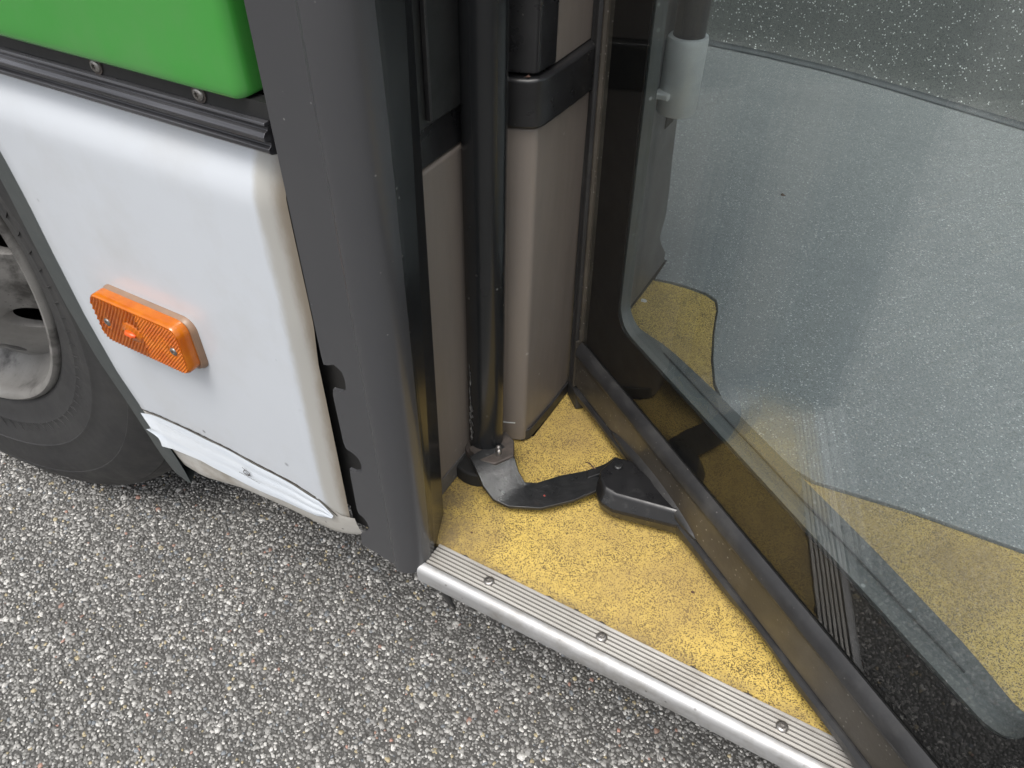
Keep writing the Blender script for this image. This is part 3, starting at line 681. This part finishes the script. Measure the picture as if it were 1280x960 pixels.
# floor: base, yellow step area, grey inner area
box('underfloor', (-0.60, 0.46, 0.290), (1.5, 2.83, 0.338), M['dark'], bus)
box('rear_underfloor', (-3.0, 1.02, 0.290), (-0.601, 2.83, 0.338), M['dark'], bus)
box('floor_base', (-0.345, 0.3685, 0.339), (1.0, 2.80, 0.3555), M['dark'], bus)
edge = [(-0.2865, 0.926), (-0.262, 0.930), (-0.235, 0.931), (-0.206, 0.928), (-0.190, 0.919), (-0.181, 0.900), (-0.1766, 0.8791), (-0.168, 0.845), (-0.153, 0.795), (-0.134, 0.748), (-0.105, 0.708), (-0.06, 0.676), (-0.02, 0.657),
        (0.0135, 0.6478), (0.06, 0.6525), (0.1242, 0.6585), (0.2238, 0.6604), (0.40, 0.661), (0.98, 0.661)]
slab('yellow_floor', [(-0.334, 0.3765), (0.98, 0.3765)] + [(x, y) for x, y in edge[::-1]] + [(-0.2885, 0.70), (-0.2885, 0.56), (-0.334, 0.53)], 0.3556, 0.3600, M['yellow_floor'], bus, label='yellow speckled anti-slip floor inside the doorway')
slab('grey_floor', [(x + 0.0012, y + 0.0042) for x, y in edge] + [(0.98, 2.79), (-1.6, 2.79), (-1.6, 0.985), (-0.2875, 0.985)], 0.3556, 0.3618, M['grey_floor'], bus, bevel=0.0012, label='grey speckled floor further inside')
# coved wall at the far side of the entrance
wl_pts = [(-1.5, 1.95), (-0.75, 1.935), (-0.5535, 1.9158), (-0.40, 1.905), (-0.2429, 1.882), (-0.11, 1.848), (0.0175, 1.808), (0.1539, 1.7675), (0.33, 1.705), (0.6, 1.60), (0.98, 1.45)]
vs = []; fs = []
sec = [(0.0, 0.3619), (0.004, 0.366), (0.010, 0.378), (0.014, 0.40), (0.016, 0.45), (0.02, 0.7), (0.03, 1.15), (0.25, 1.15)]
for x, y in wl_pts:
    for d, z in sec: vs.append((x + 0.25 * d, y + d, z))
W = len(sec)
for i in range(len(wl_pts) - 1):
    for j in range(W - 1): fs.append((i * W + j, i * W + j + 1, (i + 1) * W + j + 1, (i + 1) * W + j))
mesh('entrance_wall', vs, fs, M['grey_wall'], bus, smooth=50, label='grey speckled curved wall at the back of the entrance')
vs = []; fs = []
for x, y in wl_pts: vs += [(x, y - 0.012, 0.3640), (x, y + 0.002, 0.3650), (x + .001, y + 0.0025, 0.372)]
for i in range(len(wl_pts) - 1):
    for j in range(2): fs.append((i * 3 + j, i * 3 + j + 1, i * 3 + 4 + j, i * 3 + 3 + j))
mesh('wall_base_joint', vs, fs, M['joint'], bus, smooth='all', label='dark sealant line along the wall base')

# sill: ribbed tread + rounded nose
tread = [(0.3765, 0.350), (0.3765, 0.3622)]
yy = 0.3758; ribs = 6; pitch = 0.00425
for i in range(ribs):
    a = yy - i * pitch
    tread += [(a, 0.3625), (a - 0.0025, 0.3625), (a - 0.0027, 0.3605), (a - 0.0041, 0.3605)]
tread += [(0.3502, 0.3625), (0.3500, 0.350)]
SX0, SX1 = -0.2990, 0.98
sill = xprism('door_sill', tread, SX0, SX1, M['alu_sill'], bus, label='ribbed aluminium door sill')
for i in range(ribs):
    a = yy - i * pitch
    box('groove', (SX0 + 0.0006, a - 0.00412, 0.3606), (SX1, a - 0.0027, 0.3611), M['groove'], sill)
nose = [(0.3499, 0.350), (0.3499, 0.3628), (0.3485, 0.3630)] + [(0.3475 + 0.0075 * math.cos(R(a)), 0.3553 + 0.0075 * math.sin(R(a))) for a in (95, 110, 125, 140, 155, 170, 180)] + [(0.3402, 0.349), (0.3405, 0.342), (0.3415, 0.3392), (0.3435, 0.3388), (0.3445, 0.345)]
xprism('sill_nose', nose, SX0 - 0.004, SX1, M['nose'], sill, smooth=30, label='rounded aluminium nose of the sill')
for x in (-0.2322, -0.1107, 0.0569, 0.20): screw('screw', (x, 0.3630, 0.3624), (0, 0, 1), 0.0054, M['steel'], sill, h=0.0026)
# grime beads along the tread's back edge
for x in (-0.272, -0.2245, -0.176, -0.1465, -0.120, -0.03, 0.02):
    tube('grime_bead', [(x, 0.3775, 0.3602), (x + 0.003, 0.3772, 0.3612), (x + 0.007, 0.3776, 0.3602)], [0.0006, 0.0016, 0.0006], M['groove'], sill, n=8)
# torn rubber strip hanging below the sill corner
vs = []; fs = []
for i in range(9):
    t = i / 8; vs += [(lerp(-0.300, -0.288, t) + 0.004 * math.sin(t * 3), 0.352 + 0.012 * t, lerp(0.345, 0.282, t)), (lerp(-0.284, -0.276, t), 0.354 + 0.010 * t, lerp(0.345, 0.276, t))]
for i in range(8): fs.append((2 * i, 2 * i + 1, 2 * i + 3, 2 * i + 2))
o = mesh('torn_rubber_strip', vs, fs, M['rubber'], bus, smooth='all', label='torn black rubber strip hanging under the sill corner')
md = o.modifiers.new('thick', 'SOLIDIFY'); md.thickness = 0.002

# door shaft, clamp and swing arm
PB, PT = Vector((-0.3180, 0.500, 0.374)), Vector((-0.3040, 0.500, 1.15))
PB = Vector((-0.3175, 0.5, 0.36)); PT = PB + Vector((0.0206, 0, 1)) * 0.8
shaft = tube('door_shaft', [PB.lerp(PT, t) for t in (0.02, 0.3, 0.6, 1.0)], 0.0187, M['pole'], bus, n=40, label='black vertical door shaft with scraped paint')
# scraped flake patch on the shaft
vs = []; fs = []
K = 34
for i in range(K + 1):
    z = lerp(0.405, 0.515, i / K); c = PB + Vector((0.0206, 0, 1)) * (z - 0.36)
    w = (7 if z > 0.455 else 15) * (0.6 + 0.4 * math.sin(i * 1.7) + random.uniform(-.25, .25)) * min(1, (K - i) / 6 + .15) * min(1, i / 3 + .2)
    for a in (-w, 0, w):
        t = R(243 + a * 0.9 + 3 * math.sin(i * .5)); vs.append((c.x + 0.0190 * math.cos(t), c.y + 0.0190 * math.sin(t), z))
for i in range(K):
    for j in range(2): fs.append((i * 3 + j, i * 3 + j + 1, i * 3 + 4 + j, i * 3 + 3 + j))
mesh('paint_scrape', vs, fs, M['scrape'], shaft, label='pale paint scrape low on the shaft')
tube('shaft_collar', [PB + Vector((0, 0, h)) for h in (0.012, 0.013, 0.030, 0.0325)], [0.0235, 0.0245, 0.0245, 0.0215], M['rusty'], shaft, n=36)
tube('shaft_foot', [PB + Vector((0, 0, h)) for h in (0.0002, 0.012)], [0.019, 0.021], M['steel_black'], shaft, n=24)
# clamp block joining collar to arm
cl = [(-0.327, 0.478), (-0.305, 0.4665), (-0.2885, 0.472), (-0.277, 0.492), (-0.288, 0.512), (-0.305, 0.520)]
slab('clamp_block', cl, 0.381, 0.398, M['rusty'], shaft, bevel=0.002)
for p in ((-0.2955, 0.4905), (-0.2925, 0.4860)): 
    o = tube('clamp_bolt', [(p[0], p[1], 0.397), (p[0], p[1], 0.4005), (p[0] , p[1], 0.4035), (p[0], p[1], 0.4048)], [0.0034, 0.0034, 0.0027, 0.0008], M['steel'], shaft, n=14)
def strip(name, left, right, th, material, parent, label=None, bevel=0.0008):
    n = len(left); vs = [Vector(p) for p in left] + [Vector(p) for p in right]
    vs += [v - Vector((0, 0, th)) for v in vs]; fs = []
    for i in range(n - 1):
        fs += [(i, i + 1, n + i + 1, n + i), (2 * n + i, 3 * n + i, 3 * n + i + 1, 2 * n + i + 1), (i, 2 * n + i, 2 * n + i + 1, i + 1), (n + i, n + i + 1, 3 * n + i + 1, 3 * n + i)]
    fs += [(0, n, 3 * n, 2 * n), (n - 1, 3 * n - 1, 4 * n - 1, 2 * n - 1)]
    return mesh(name, vs, fs, material, parent, bevel=bevel, label=label)
front = [(-0.318, 0.4665, 0.399), (-0.3035, 0.4560, 0.397), (-0.2900, 0.4475, 0.3870), (-0.2745, 0.4425, 0.3790), (-0.257, 0.4445, 0.3755), (-0.2263, 0.4585, 0.3760), (-0.201, 0.4835, 0.377), (-0.1836, 0.5065, 0.380), (-0.168, 0.5200, 0.384)]
back = [(-0.303, 0.5020, 0.399), (-0.2790, 0.4950, 0.397), (-0.2660, 0.4830, 0.388), (-0.2560, 0.4790, 0.3800), (-0.2460, 0.4865, 0.3765), (-0.2290, 0.5080, 0.3765), (-0.2040, 0.5300, 0.378), (-0.1885, 0.5480, 0.382), (-0.172, 0.5570, 0.386)]
strip('swing_arm', front, back, 0.0045, M['steel_black'], shaft, 'black bent swing arm from shaft to door', bevel=0.001)
slab('shaft_bearing', [(-0.318 + 0.026 * math.cos(R(a)), 0.478 + 0.02 * math.sin(R(a))) for a in range(0, 360, 20)], 0.3602, 0.380, M['dark'], shaft, bevel=0.003)

# ------------------------------------------------------------------ door leaf
DA = R(54.5)
DS = Vector((math.sin(DA), -math.cos(DA), 0)); DN = Vector((math.cos(DA), math.sin(DA), 0))      # along the leaf (outwards), into the bus
D0 = Vector((-0.2569, 0.6276, 0))
def dp(s, o, z): return D0 + DS * s + DN * o + Vector((0, 0, z))
def dprism(name, prof, s0, s1, material, parent, bevel=0.0, **k):
    """(offset, z) outline swept along the leaf"""
    n = len(prof); vs = [dp(s0, o, z) for o, z in prof] + [dp(s1, o, z) for o, z in prof]
    fs = [(i, (i + 1) % n, n + (i + 1) % n, n + i) for i in range(n)] + [tuple(range(n)), tuple(range(2 * n - 1, n - 1, -1))]
    return mesh(name, vs, fs, material, parent, bevel=bevel, **k)
def dstile(name, prof, z0, z1, material, parent, bevel=0.0, **k):
    """(s, offset) outline swept upwards"""
    n = len(prof); vs = [dp(s, o, z0) for s, o in prof] + [dp(s, o, z1) for s, o in prof]
    fs = [(i, (i + 1) % n, n + (i + 1) % n, n + i) for i in range(n)] + [tuple(range(n)), tuple(range(2 * n - 1, n - 1, -1))]
    return mesh(name, vs, fs, material, parent, bevel=bevel, **k)
SL, SR = -0.012, 0.576; ZB, ZT = 0.452, 2.22
IL, IR, IB, IT = 0.0415, 0.5215, 0.5205, 2.12
def rr2(s0, s1, z0, z1, r, n=8):
    out = []
    for cx, cz, a0 in ((s1 - r, z1 - r, 0), (s0 + r, z1 - r, 90), (s0 + r, z0 + r, 180), (s1 - r, z0 + r, 270)):
        for i in range(n + 1):
            a = R(a0 + 90 * i / n); out.append((cx + r * math.cos(a), cz + r * math.sin(a)))
    return out
DEPTH = lambda s: interp(s, [0.03, 0.056, 0.08, 0.108, 0.164, 0.37, 0.46, 0.51, 0.525], [0.0175, 0.023, 0.031, 0.035, 0.0385, 0.0430, 0.0420, 0.036, 0.022])
def densify(o, step=0.02):
    out = []
    for (a, b_), (c, d) in zip(o, o[1:] + o[:1]):
        k = max(1, int(math.hypot(c - a, d - b_) / step))
        out += [(lerp(a, c, i / k), lerp(b_, d, i / k)) for i in range(k)]
    return out
def ring_mesh(name, outer, inner, o0, o1, material, parent, **k):
    if o1 is DEPTH:
        inner = densify(inner); outer = [(min(max(s * 1.9 - 0.26, SL + 0.004), SR - 0.004) if not (IL + .01 < s < IR - .01) else s, z) for s, z in inner]
        outer = [(SL + 0.004 if s < IL + 0.012 else SR - 0.004 if s > IR - 0.012 else so, 0.395 if z < IB + 0.004 else ZT if z > IT - 0.004 else z) for (s, z), (so, _) in zip(inner, outer)]
    dep = o1 if callable(o1) else (lambda s_: o1)
    n = len(outer); vs = [dp(s, o0, z) for s, z in outer] + [dp(s, o0, z) for s, z in inner] + [dp(s, dep(s), z) for s, z in outer] + [dp(s, dep(s), z) for s, z in inner]
    fs = []
    for i in range(n):
        j = (i + 1) % n
        fs += [(i, j, n + j, n + i), (2 * n + i, 3 * n + i, 3 * n + j, 2 * n + j), (i, 2 * n + i, 2 * n + j, j), (n + i, n + j, 3 * n + j, 3 * n + i)]
    return mesh(name, vs, fs, material, parent, **k)
outer = rr2(SL, SR, ZB, ZT, 0.004); inner = rr2(IL, IR, IB, IT, 0.026)
door = ring_mesh('door_leaf', rr2(SL + 0.004, SR - 0.004, 0.395, ZT, 0.004), rr2(IL - 0.001, IR + 0.001, IB - 0.001, IT, 0.026), 0.0088, DEPTH, M['rail_grey'], bus, smooth=30, label='open glazed door leaf with black border and bronze bottom rail')
ring_mesh('glass_border', outer, inner, 0.0042, 0.0054, M['frit'], door, smooth=30, label='black border printed round the door glass')
dprism('inner_rail_bead', [(0.0240, IB - 0.0004), (0.0240, IB + 0.0004), (0.0252, IB + 0.0004), (0.0252, IB - 0.0004)], IL + 0.06, IR - 0.05, M['rubber'], door)
vs = [dp(s, o, z) for o in (0.0, 0.006) for s, z in ((SL, ZB), (SR, ZB), (SR, ZT), (SL, ZT))]
mesh('glass_pane', vs, [(0, 1, 2, 3), (7, 6, 5, 4), (0, 4, 5, 1), (1, 5, 6, 2), (2, 6, 7, 3), (3, 7, 4, 0)], M['glass'], door, label='tinted clear door glass')
io = rr2(IL - 0.0012, IR + 0.0012, IB - 0.0012, IT + 0.001, 0.026); n = len(io)
vs = [dp(s, o, z) for o in (0.0150, 0.0160) for s, z in io]
mesh('added_inner_pane', vs, [tuple(range(n)), tuple(range(2 * n - 1, n - 1, -1))], M['inner_glass'], door, label='hazy inner pane added to strengthen the glass reflection')  # added pane: doubles the clear area's reflection and carries the haze
# bottom rail: rubber bead, bronze strip, lower rubber lip
dprism('top_rubber_bead', [(0.010, 0.4355), (-0.004, 0.4355), (-0.0075, 0.4380), (-0.0088, 0.4425), (-0.0080, 0.4475), (-0.0050, 0.4535), (-0.0008, 0.4575), (-0.0004, 0.4525), (0.010, 0.4515)], -0.0135, 0.590, M['rubber'], door, smooth=25, label='black rubber bead above the bronze rail')
dprism('bronze_rail', [(0.040, 0.3900), (-0.0035, 0.3900), (-0.0045, 0.3915), (-0.0045, 0.4340), (-0.0035, 0.4353), (0.040, 0.4353)], -0.0155, 0.590, M['bronze'], door, bevel=0.0006, label='dirty bronze bottom rail')
# lower rubber lip, slightly wavy
vs = []; fs = []; prf = [(0.030, 0.3898), (-0.0060, 0.3898), (-0.0085, 0.3860), (-0.0075, 0.3780), (-0.0030, 0.3690), (0.0010, 0.3640), (0.0040, 0.3645), (0.0060, 0.3720), (0.030, 0.3740)]
SN = 60
for i in range(SN + 1):
    s = lerp(-0.010, 0.590, i / SN); w = 0.0014 * math.sin(s * 23) + 0.0008 * math.sin(s * 61)
    for k_, (o, z) in enumerate(prf):
        f = max(0, (0.3898 - z) / 0.026) if k_ < 8 else 0
        vs.append(dp(s, o + w * f * 2, z + w * f * 0.6))
W = len(prf)
for i in range(SN):
    for j in range(W): fs.append((i * W + j, i * W + (j + 1) % W, (i + 1) * W + (j + 1) % W, (i + 1) * W + j))
fs += [tuple(range(W)), tuple(range(SN * W, SN * W + W))]
mesh('lower_rubber_lip', vs, fs, M['rubber'], door, smooth=35, label='black rubber lip sweeping over the floor')
# hinge-side rubber profile and thin metal edge
dstile('edge_rubber', [(-0.0365, 0.004), (-0.0350, -0.003), (-0.0300, -0.006), (-0.0275, -0.0045), (-0.0260, -0.0062), (-0.0200, -0.0062), (-0.0188, -0.003), (-0.0188, 0.040), (-0.030, 0.040), (-0.0365, 0.03)], 0.386, ZT, M['rubber'], door, bevel=0.0008, label='black rubber profile along the door edge')
dstile('edge_metal', [(-0.0185, -0.0030), (-0.0160, -0.0030), (-0.0150, 0.0), (-0.0125, 0.0005), (-0.0125, 0.008), (-0.0185, 0.008)], 0.4580, ZT, M['bronze'], door, bevel=0.0004, label='thin worn metal edge of the door')
dstile('corner_cap', [(-0.0185, -0.0070), (-0.0158, -0.0070), (-0.0156, 0.008), (-0.0185, 0.008)], 0.388, 0.4578, M['bronze'], door, bevel=0.0005)
dstile('leading_edge_rubber', [(0.5765, -0.004), (0.600, -0.004), (0.612, 0.012), (0.600, 0.03), (0.5765, 0.04)], 0.37, ZT, M['rubber'], door, bevel=0.002)
# black foot under the hinge-side corner
vs = [dp(s, o, z) for z in (0.3605, 0.3865) for s, o in ((-0.034, -0.005), (-0.004, -0.009), (0.004, 0.03), (-0.034, 0.03))]
mesh('corner_foot', vs, [(0, 1, 2, 3), (4, 7, 6, 5), (0, 4, 5, 1), (1, 5, 6, 2), (2, 6, 7, 3), (3, 7, 4, 0)], M['rubber'], door, bevel=0.003)
# plastic boot where the swing arm meets the leaf
top = [(-0.1860, 0.5150), (-0.1800, 0.5390), (-0.1650, 0.5450), (-0.0920, 0.5100), (-0.0880, 0.5060), (-0.1590, 0.4945), (-0.1725, 0.4970), (-0.1805, 0.5050)]
mid = [(-0.1870, 0.5145), (-0.1800, 0.5395), (-0.1645, 0.5455), (-0.0900, 0.5120), (-0.0790, 0.5010), (-0.1570, 0.4845), (-0.1735, 0.4880), (-0.1830, 0.5010)]
bot = [(-0.1850, 0.5160), (-0.1790, 0.5380), (-0.1650, 0.5440), (-0.0900, 0.5120), (-0.0800, 0.5045), (-0.1580, 0.4905), (-0.1725, 0.4935), (-0.1810, 0.5035)]
vs = [(x, y, 0.4030 if i not in (4, 5, 6) else 0.4005) for i, (x, y) in enumerate(top)] + [(x, y, 0.3850) for x, y in mid] + [(x, y, 0.3680) for x, y in bot]
n = 8; fs = [tuple(range(n)), tuple(range(3 * n - 1, 2 * n - 1, -1))]
for l in range(2):
    for i in range(n): fs.append((l * n + i, l * n + (i + 1) % n, (l + 1) * n + (i + 1) % n, (l + 1) * n + i))
boot = mesh('arm_boot', vs, fs, M['boot'], door, bevel=0.0055, seg=4, label='black plastic boot joining swing arm and door')
screw('boot_screw', (-0.1715, 0.5290, 0.4030), (0, 0, 1), 0.0052, M['steel_black'], door, h=0.0022)
strip('arm_strap', [(-0.205, 0.527, 0.3805), (-0.190, 0.5385, 0.387), (-0.182, 0.546, 0.396), (-0.150, 0.5475, 0.3975)], [(-0.200, 0.517, 0.3800), (-0.186, 0.527, 0.387), (-0.178, 0.535, 0.396), (-0.150, 0.535, 0.3975)], 0.004, M['steel_black'], door)
# thin lower strap edge hugging the rail beside the boot
vs = []; fs = []
for i in range(25):
    t = i / 24; e_ = math.sin(math.pi * t) ** 0.6; s_ = lerp(0.070, 0.235, t)
    for o, z in ((-0.0046, 0.3895), (-0.0046 - 0.0050 * e_, 0.3900), (-0.0046 - 0.0075 * e_, 0.3935), (-0.0046 - 0.0060 * e_, 0.391 + 0.0105 * e_), (-0.0044, 0.391 + 0.0155 * e_)): vs.append(dp(s_, o, z))
for i in range(24):
    for j in range(4): fs.append((i * 5 + j, i * 5 + j + 1, i * 5 + 6 + j, i * 5 + 5 + j))
mesh('boot_flange', vs, fs, M['rubber'], door, smooth='all')

# ------------------------------------------------------------------ wheel
WC = Vector((-1.1680, 0.3625, 0.500)); WR = R(3.8)
wheel = empty('wheel', WC, bus, WR)
tp_ = [(0.296, 0.016), (0.300, 0.004), (0.310, -0.003), (0.322, -0.007), (0.334, -0.011), (0.336, -0.0125), (0.339, -0.0125), (0.341, -0.0125), (0.352, -0.0175), (0.366, -0.0215), (0.367, -0.0228), (0.370, -0.0228), (0.3715, -0.0222), (0.386, -0.0240), (0.400, -0.0235),
       (0.414, -0.0205), (0.415, -0.0212), (0.418, -0.0203), (0.430, -0.0150), (0.444, -0.0070), (0.456, 0.002), (0.4585, 0.0035), (0.4600, 0.0075), (0.4655, 0.012), (0.4700, 0.022), (0.4725, 0.030), (0.4765, 0.062), (0.4685, 0.064), (0.4685, 0.072), (0.4775, 0.074),
       (0.479, 0.115), (0.470, 0.117), (0.470, 0.127), (0.479, 0.129), (0.4775, 0.19), (0.470, 0.23), (0.455, 0.25), (0.41, 0.268), (0.36, 0.26), (0.30, 0.24)]
tp_ = [(0.30 + (r - 0.30) * (1.155 if r > 0.30 else 1), y) for r, y in tp_]
tyre = lathe('tyre', tp_, M['tyre'], None, n=180, flat=-0.4998, smooth=28); place(tyre, WC, WR, wheel)
vs = []; fs = []
for k in range(96):
    t0 = 2 * math.pi * k / 96
    for ra, rb, ya, yb in ((0.341, 0.357, -0.0125, -0.0152),):
        b0 = len(vs)
        for r, y in ((ra, ya), (rb, yb)):
            for dt in (-0.0016, 0.0016):
                t = t0 + dt + (r - ra) * 1.6
                vs += [(r * math.cos(t), y - 0.0012, r * math.sin(t)), (r * math.cos(t), y + 0.004, r * math.sin(t))]
        fs += [(b0, b0 + 2, b0 + 6, b0 + 4), (b0, b0 + 4, b0 + 5, b0 + 1), (b0 + 2, b0 + 3, b0 + 7, b0 + 6), (b0, b0 + 1, b0 + 3, b0 + 2), (b0 + 4, b0 + 6, b0 + 7, b0 + 5)]
rb_ = mesh('sidewall_ribs', vs, fs, M['tyre'], None); place(rb_, WC, WR, wheel)
rp = [(0.3005, 0.022), (0.3035, 0.010), (0.3050, 0.002), (0.3035, -0.0045), (0.2995, -0.0075), (0.2945, -0.0065), (0.2905, -0.001), (0.2885, 0.008), (0.2870, 0.020), (0.2800, 0.034), (0.2720, 0.046), (0.2660, 0.054), (0.2630, 0.058)]
rim = lathe('rim', rp, M['rim'], None, n=160, smooth=45); place(rim, WC, WR, wheel)
def disc():
    """dished wheel disc with ten oval hand holes"""
    yo = lambda r: interp(r, [0.10, 0.155, 0.175, 0.19, 0.205, 0.22, 0.235, 0.25, 0.263], [-0.030, -0.030, -0.026, -0.014, 0.004, 0.020, 0.034, 0.047, 0.057])
    vs = []; fs = []; NH = 10; m_ = 40
    r0, r1 = 0.188, 0.2632; rc = 0.2275; ha = 0.112; hr = 0.0225
    P = lambda r, t, y: (r * math.cos(t), y, r * math.sin(t))
    for h in range(NH):
        tc_ = 2 * math.pi * (h + 0.09) / NH; tw = math.pi / NH
        rings = [[], [], [], [], [], []]
        for k in range(m_):
            a = 2 * math.pi * k / m_; ca, sa = math.cos(a), math.sin(a)
            # outer rectangle point in direction (ca, sa)
            q = max(abs(ca) , abs(sa)); ux, uy = ca / q, sa / q
            tO = tc_ + ux * tw; rO = (lerp(rc, r1, uy) if uy > 0 else lerp(rc, r0, -uy))
            tI = tc_ + ca * ha / 1.0 * 0.95; rI = rc + sa * hr
            for i_, f_ in enumerate((0, 0.45, 0.8, 1.0)):
                t = lerp(tO, tI, f_); r = lerp(rO, rI, f_); rings[i_].append(P(r, t, yo(r) + (0.0012 if f_ == 1.0 else 0)))
            rings[4].append(P(rc + sa * hr * 0.96, tc_ + ca * ha * 0.91, yo(rI) + 0.004)); rings[5].append(P(rc + sa * hr * 0.94, tc_ + ca * ha * 0.90, yo(rI) + 0.016))
        b0 = len(vs)
        for rg in rings: vs += rg
        for l in range(5):
            for k in range(m_): fs.append((b0 + l * m_ + k, b0 + l * m_ + (k + 1) % m_, b0 + (l + 1) * m_ + (k + 1) % m_, b0 + (l + 1) * m_ + k))
    # hub part
    b0 = len(vs); n_ = 120; rr_ = [0.1885, 0.175, 0.155, 0.135, 0.10, 0.09, 0.088]
    yy_ = [yo(0.1885), yo(0.175), yo(0.155), -0.030, -0.030, -0.034, 0.02]
    for r, y in zip(rr_, yy_):
        for k in range(n_): vs.append(P(r, 2 * math.pi * k / n_, y))
    for l in range(len(rr_) - 1):
        for k in range(n_): fs.append((b0 + l * n_ + k, b0 + l * n_ + (k + 1) % n_, b0 + (l + 1) * n_ + (k + 1) % n_, b0 + (l + 1) * n_ + k))
    return mesh('wheel_disc', vs, fs, M['rim'], None, smooth=35)
dk = disc(); place(dk, WC, WR, wheel)
hub = lathe('hub', [(0.0, -0.055), (0.05, -0.054), (0.075, -0.046), (0.085, -0.034), (0.089, 0.01)], M['steel_black'], None, n=48); place(hub, WC, WR, wheel)
for k in range(10):
    t = 2 * math.pi * k / 10; r = 0.145
    o = lathe('wheel_nut', [(0.0, -0.058), (0.010, -0.057), (0.0135, -0.052), (0.015, -0.036), (0.019, -0.034), (0.019, -0.0295)], M['steel'], None, n=12)
    mloc = Matrix.Translation(WC) @ Matrix.Rotation(WR, 4, 'Z') @ Matrix.Translation((r * math.cos(t), 0, r * math.sin(t)))
    o.matrix_basis = mloc; setparent(o, wheel)
brake = lathe('brake_drum', [(0.0, 0.12), (0.20, 0.12), (0.205, 0.13), (0.205, 0.24)], M['dark'], None, n=48); place(brake, WC, WR, wheel)

# ------------------------------------------------------------------ unseen bus body; roof gap and low windows let light into the doorway
box('wheel_housing_front', (-0.66, 0.375, 0.34), (-0.62, 1.0, 1.15), M['dark'], bus)
box('wheel_housing_back', (-1.8, 0.95, 0.34), (-0.6, 1.0, 1.15), M['dark'], bus)
box('wheel_housing_top', (-1.8, 0.375, 1.10), (-0.6, 1.0, 1.14), M['dark'], bus)
box('jamb_core', (-0.60, 0.38, 0.345), (-0.362, 0.94, 1.15), M['dark'], bus)
box('rear_side_panel', (-3.0, 0.340, 0.33), (-1.75, 0.36, 1.10), M['white'], bus)
box('side_wall', (-3.0, 0.340, 1.151), (-0.30, 0.40, 1.30), M['green'], bus)
box('side_window', (-3.0, 0.345, 1.301), (-0.45, 0.352, 2.35), M['window_glass'], bus)
box('window_pillar', (-0.449, 0.341, 1.301), (-0.30, 0.40, 2.35), M['black_plate'], bus)
box('cantrail', (-3.0, 0.340, 2.351), (-0.30, 0.42, 2.95), M['green'], bus)
box('roof', (-3.0, 0.345, 2.951), (-0.75, 2.85, 3.0), M['bus_ceiling'], bus)  # unseen; stops short of the entrance so sky light reaches it
box('far_wall', (-3.0, 2.80, 0.30), (1.5, 2.85, 0.95), M['taupe'], bus)
box('far_window', (-3.0, 2.82, 0.951), (1.5, 2.828, 2.35), M['window_glass'], bus)
box('far_cantrail', (-3.0, 2.80, 2.351), (-0.75, 2.85, 2.95), M['bus_ceiling'], bus)  # unseen; cut back with the roof to let light in
box('front_panel', (1.5, 0.36, 0.30), (1.55, 2.85, 0.80), M['white'], bus)
box('windscreen', (1.52, 0.36, 0.801), (1.53, 2.85, 2.80), M['window_glass'], bus)
box('rear_bulkhead', (-3.05, 0.36, 0.30), (-3.0, 2.85, 2.95), M['taupe'], bus)

# ------------------------------------------------------------------ small litter
def crumb(name, loc, size, material, label, cat, group=None):
    vs = []; n = 6
    for k in range(n):
        t = 2 * math.pi * k / n; r = size * random.uniform(0.6, 1.1); vs.append((loc[0] + r * math.cos(t), loc[1] + r * 0.7 * math.sin(t), loc[2]))
    for k in range(n):
        t = 2 * math.pi * k / n; r = size * random.uniform(0.3, 0.7); vs.append((loc[0] + r * math.cos(t), loc[1] + r * 0.7 * math.sin(t), loc[2] + size * random.uniform(0.25, 0.5)))
    fs = [(k, (k + 1) % n, n + (k + 1) % n, n + k) for k in range(n)] + [tuple(range(n, 2 * n))]
    o = mesh(name, vs, fs, material); o['label'] = label; o['category'] = cat
    if group: o['group'] = group
    return o
crumb('dirt_crumb', (-0.2790, 0.4060, 0.3602), 0.0022, M['debris'], 'dark crumb on the yellow floor near the pillar', 'crumb')
crumb('dirt_crumb', (-0.0540, 0.4520, 0.3602), 0.0022, M['debris'], 'dark crumb on the yellow floor beside the door rail', 'crumb')
crumb('dirt_crumb', (-0.1880, 1.270, 0.3620), 0.0055, M['debris'], 'dark crumb alone on the grey floor behind the glass', 'crumb')
crumb('red_chip', (-0.2300, 0.4750, 0.3765), 0.0017, M['debris_red'], 'tiny red chip on the black swing arm', 'chip')
crumb('paper_crumb', (-0.2790, 0.872, 0.3602), 0.0055, M['paper'], 'white crumb on yellow floor against the lining panel', 'crumb')
tw = tube('dry_stalk', [(-0.2110, 0.5340, 0.3830), (-0.2045, 0.5325, 0.3855), (-0.1985, 0.5300, 0.3835), (-0.193, 0.5310, 0.3830)], [0.0006, 0.0008, 0.0007, 0.0004], M['debris'], None, n=7)
tw['label'] = 'short dry stalk lying on the edge of the swing arm'; tw['category'] = 'stalk'
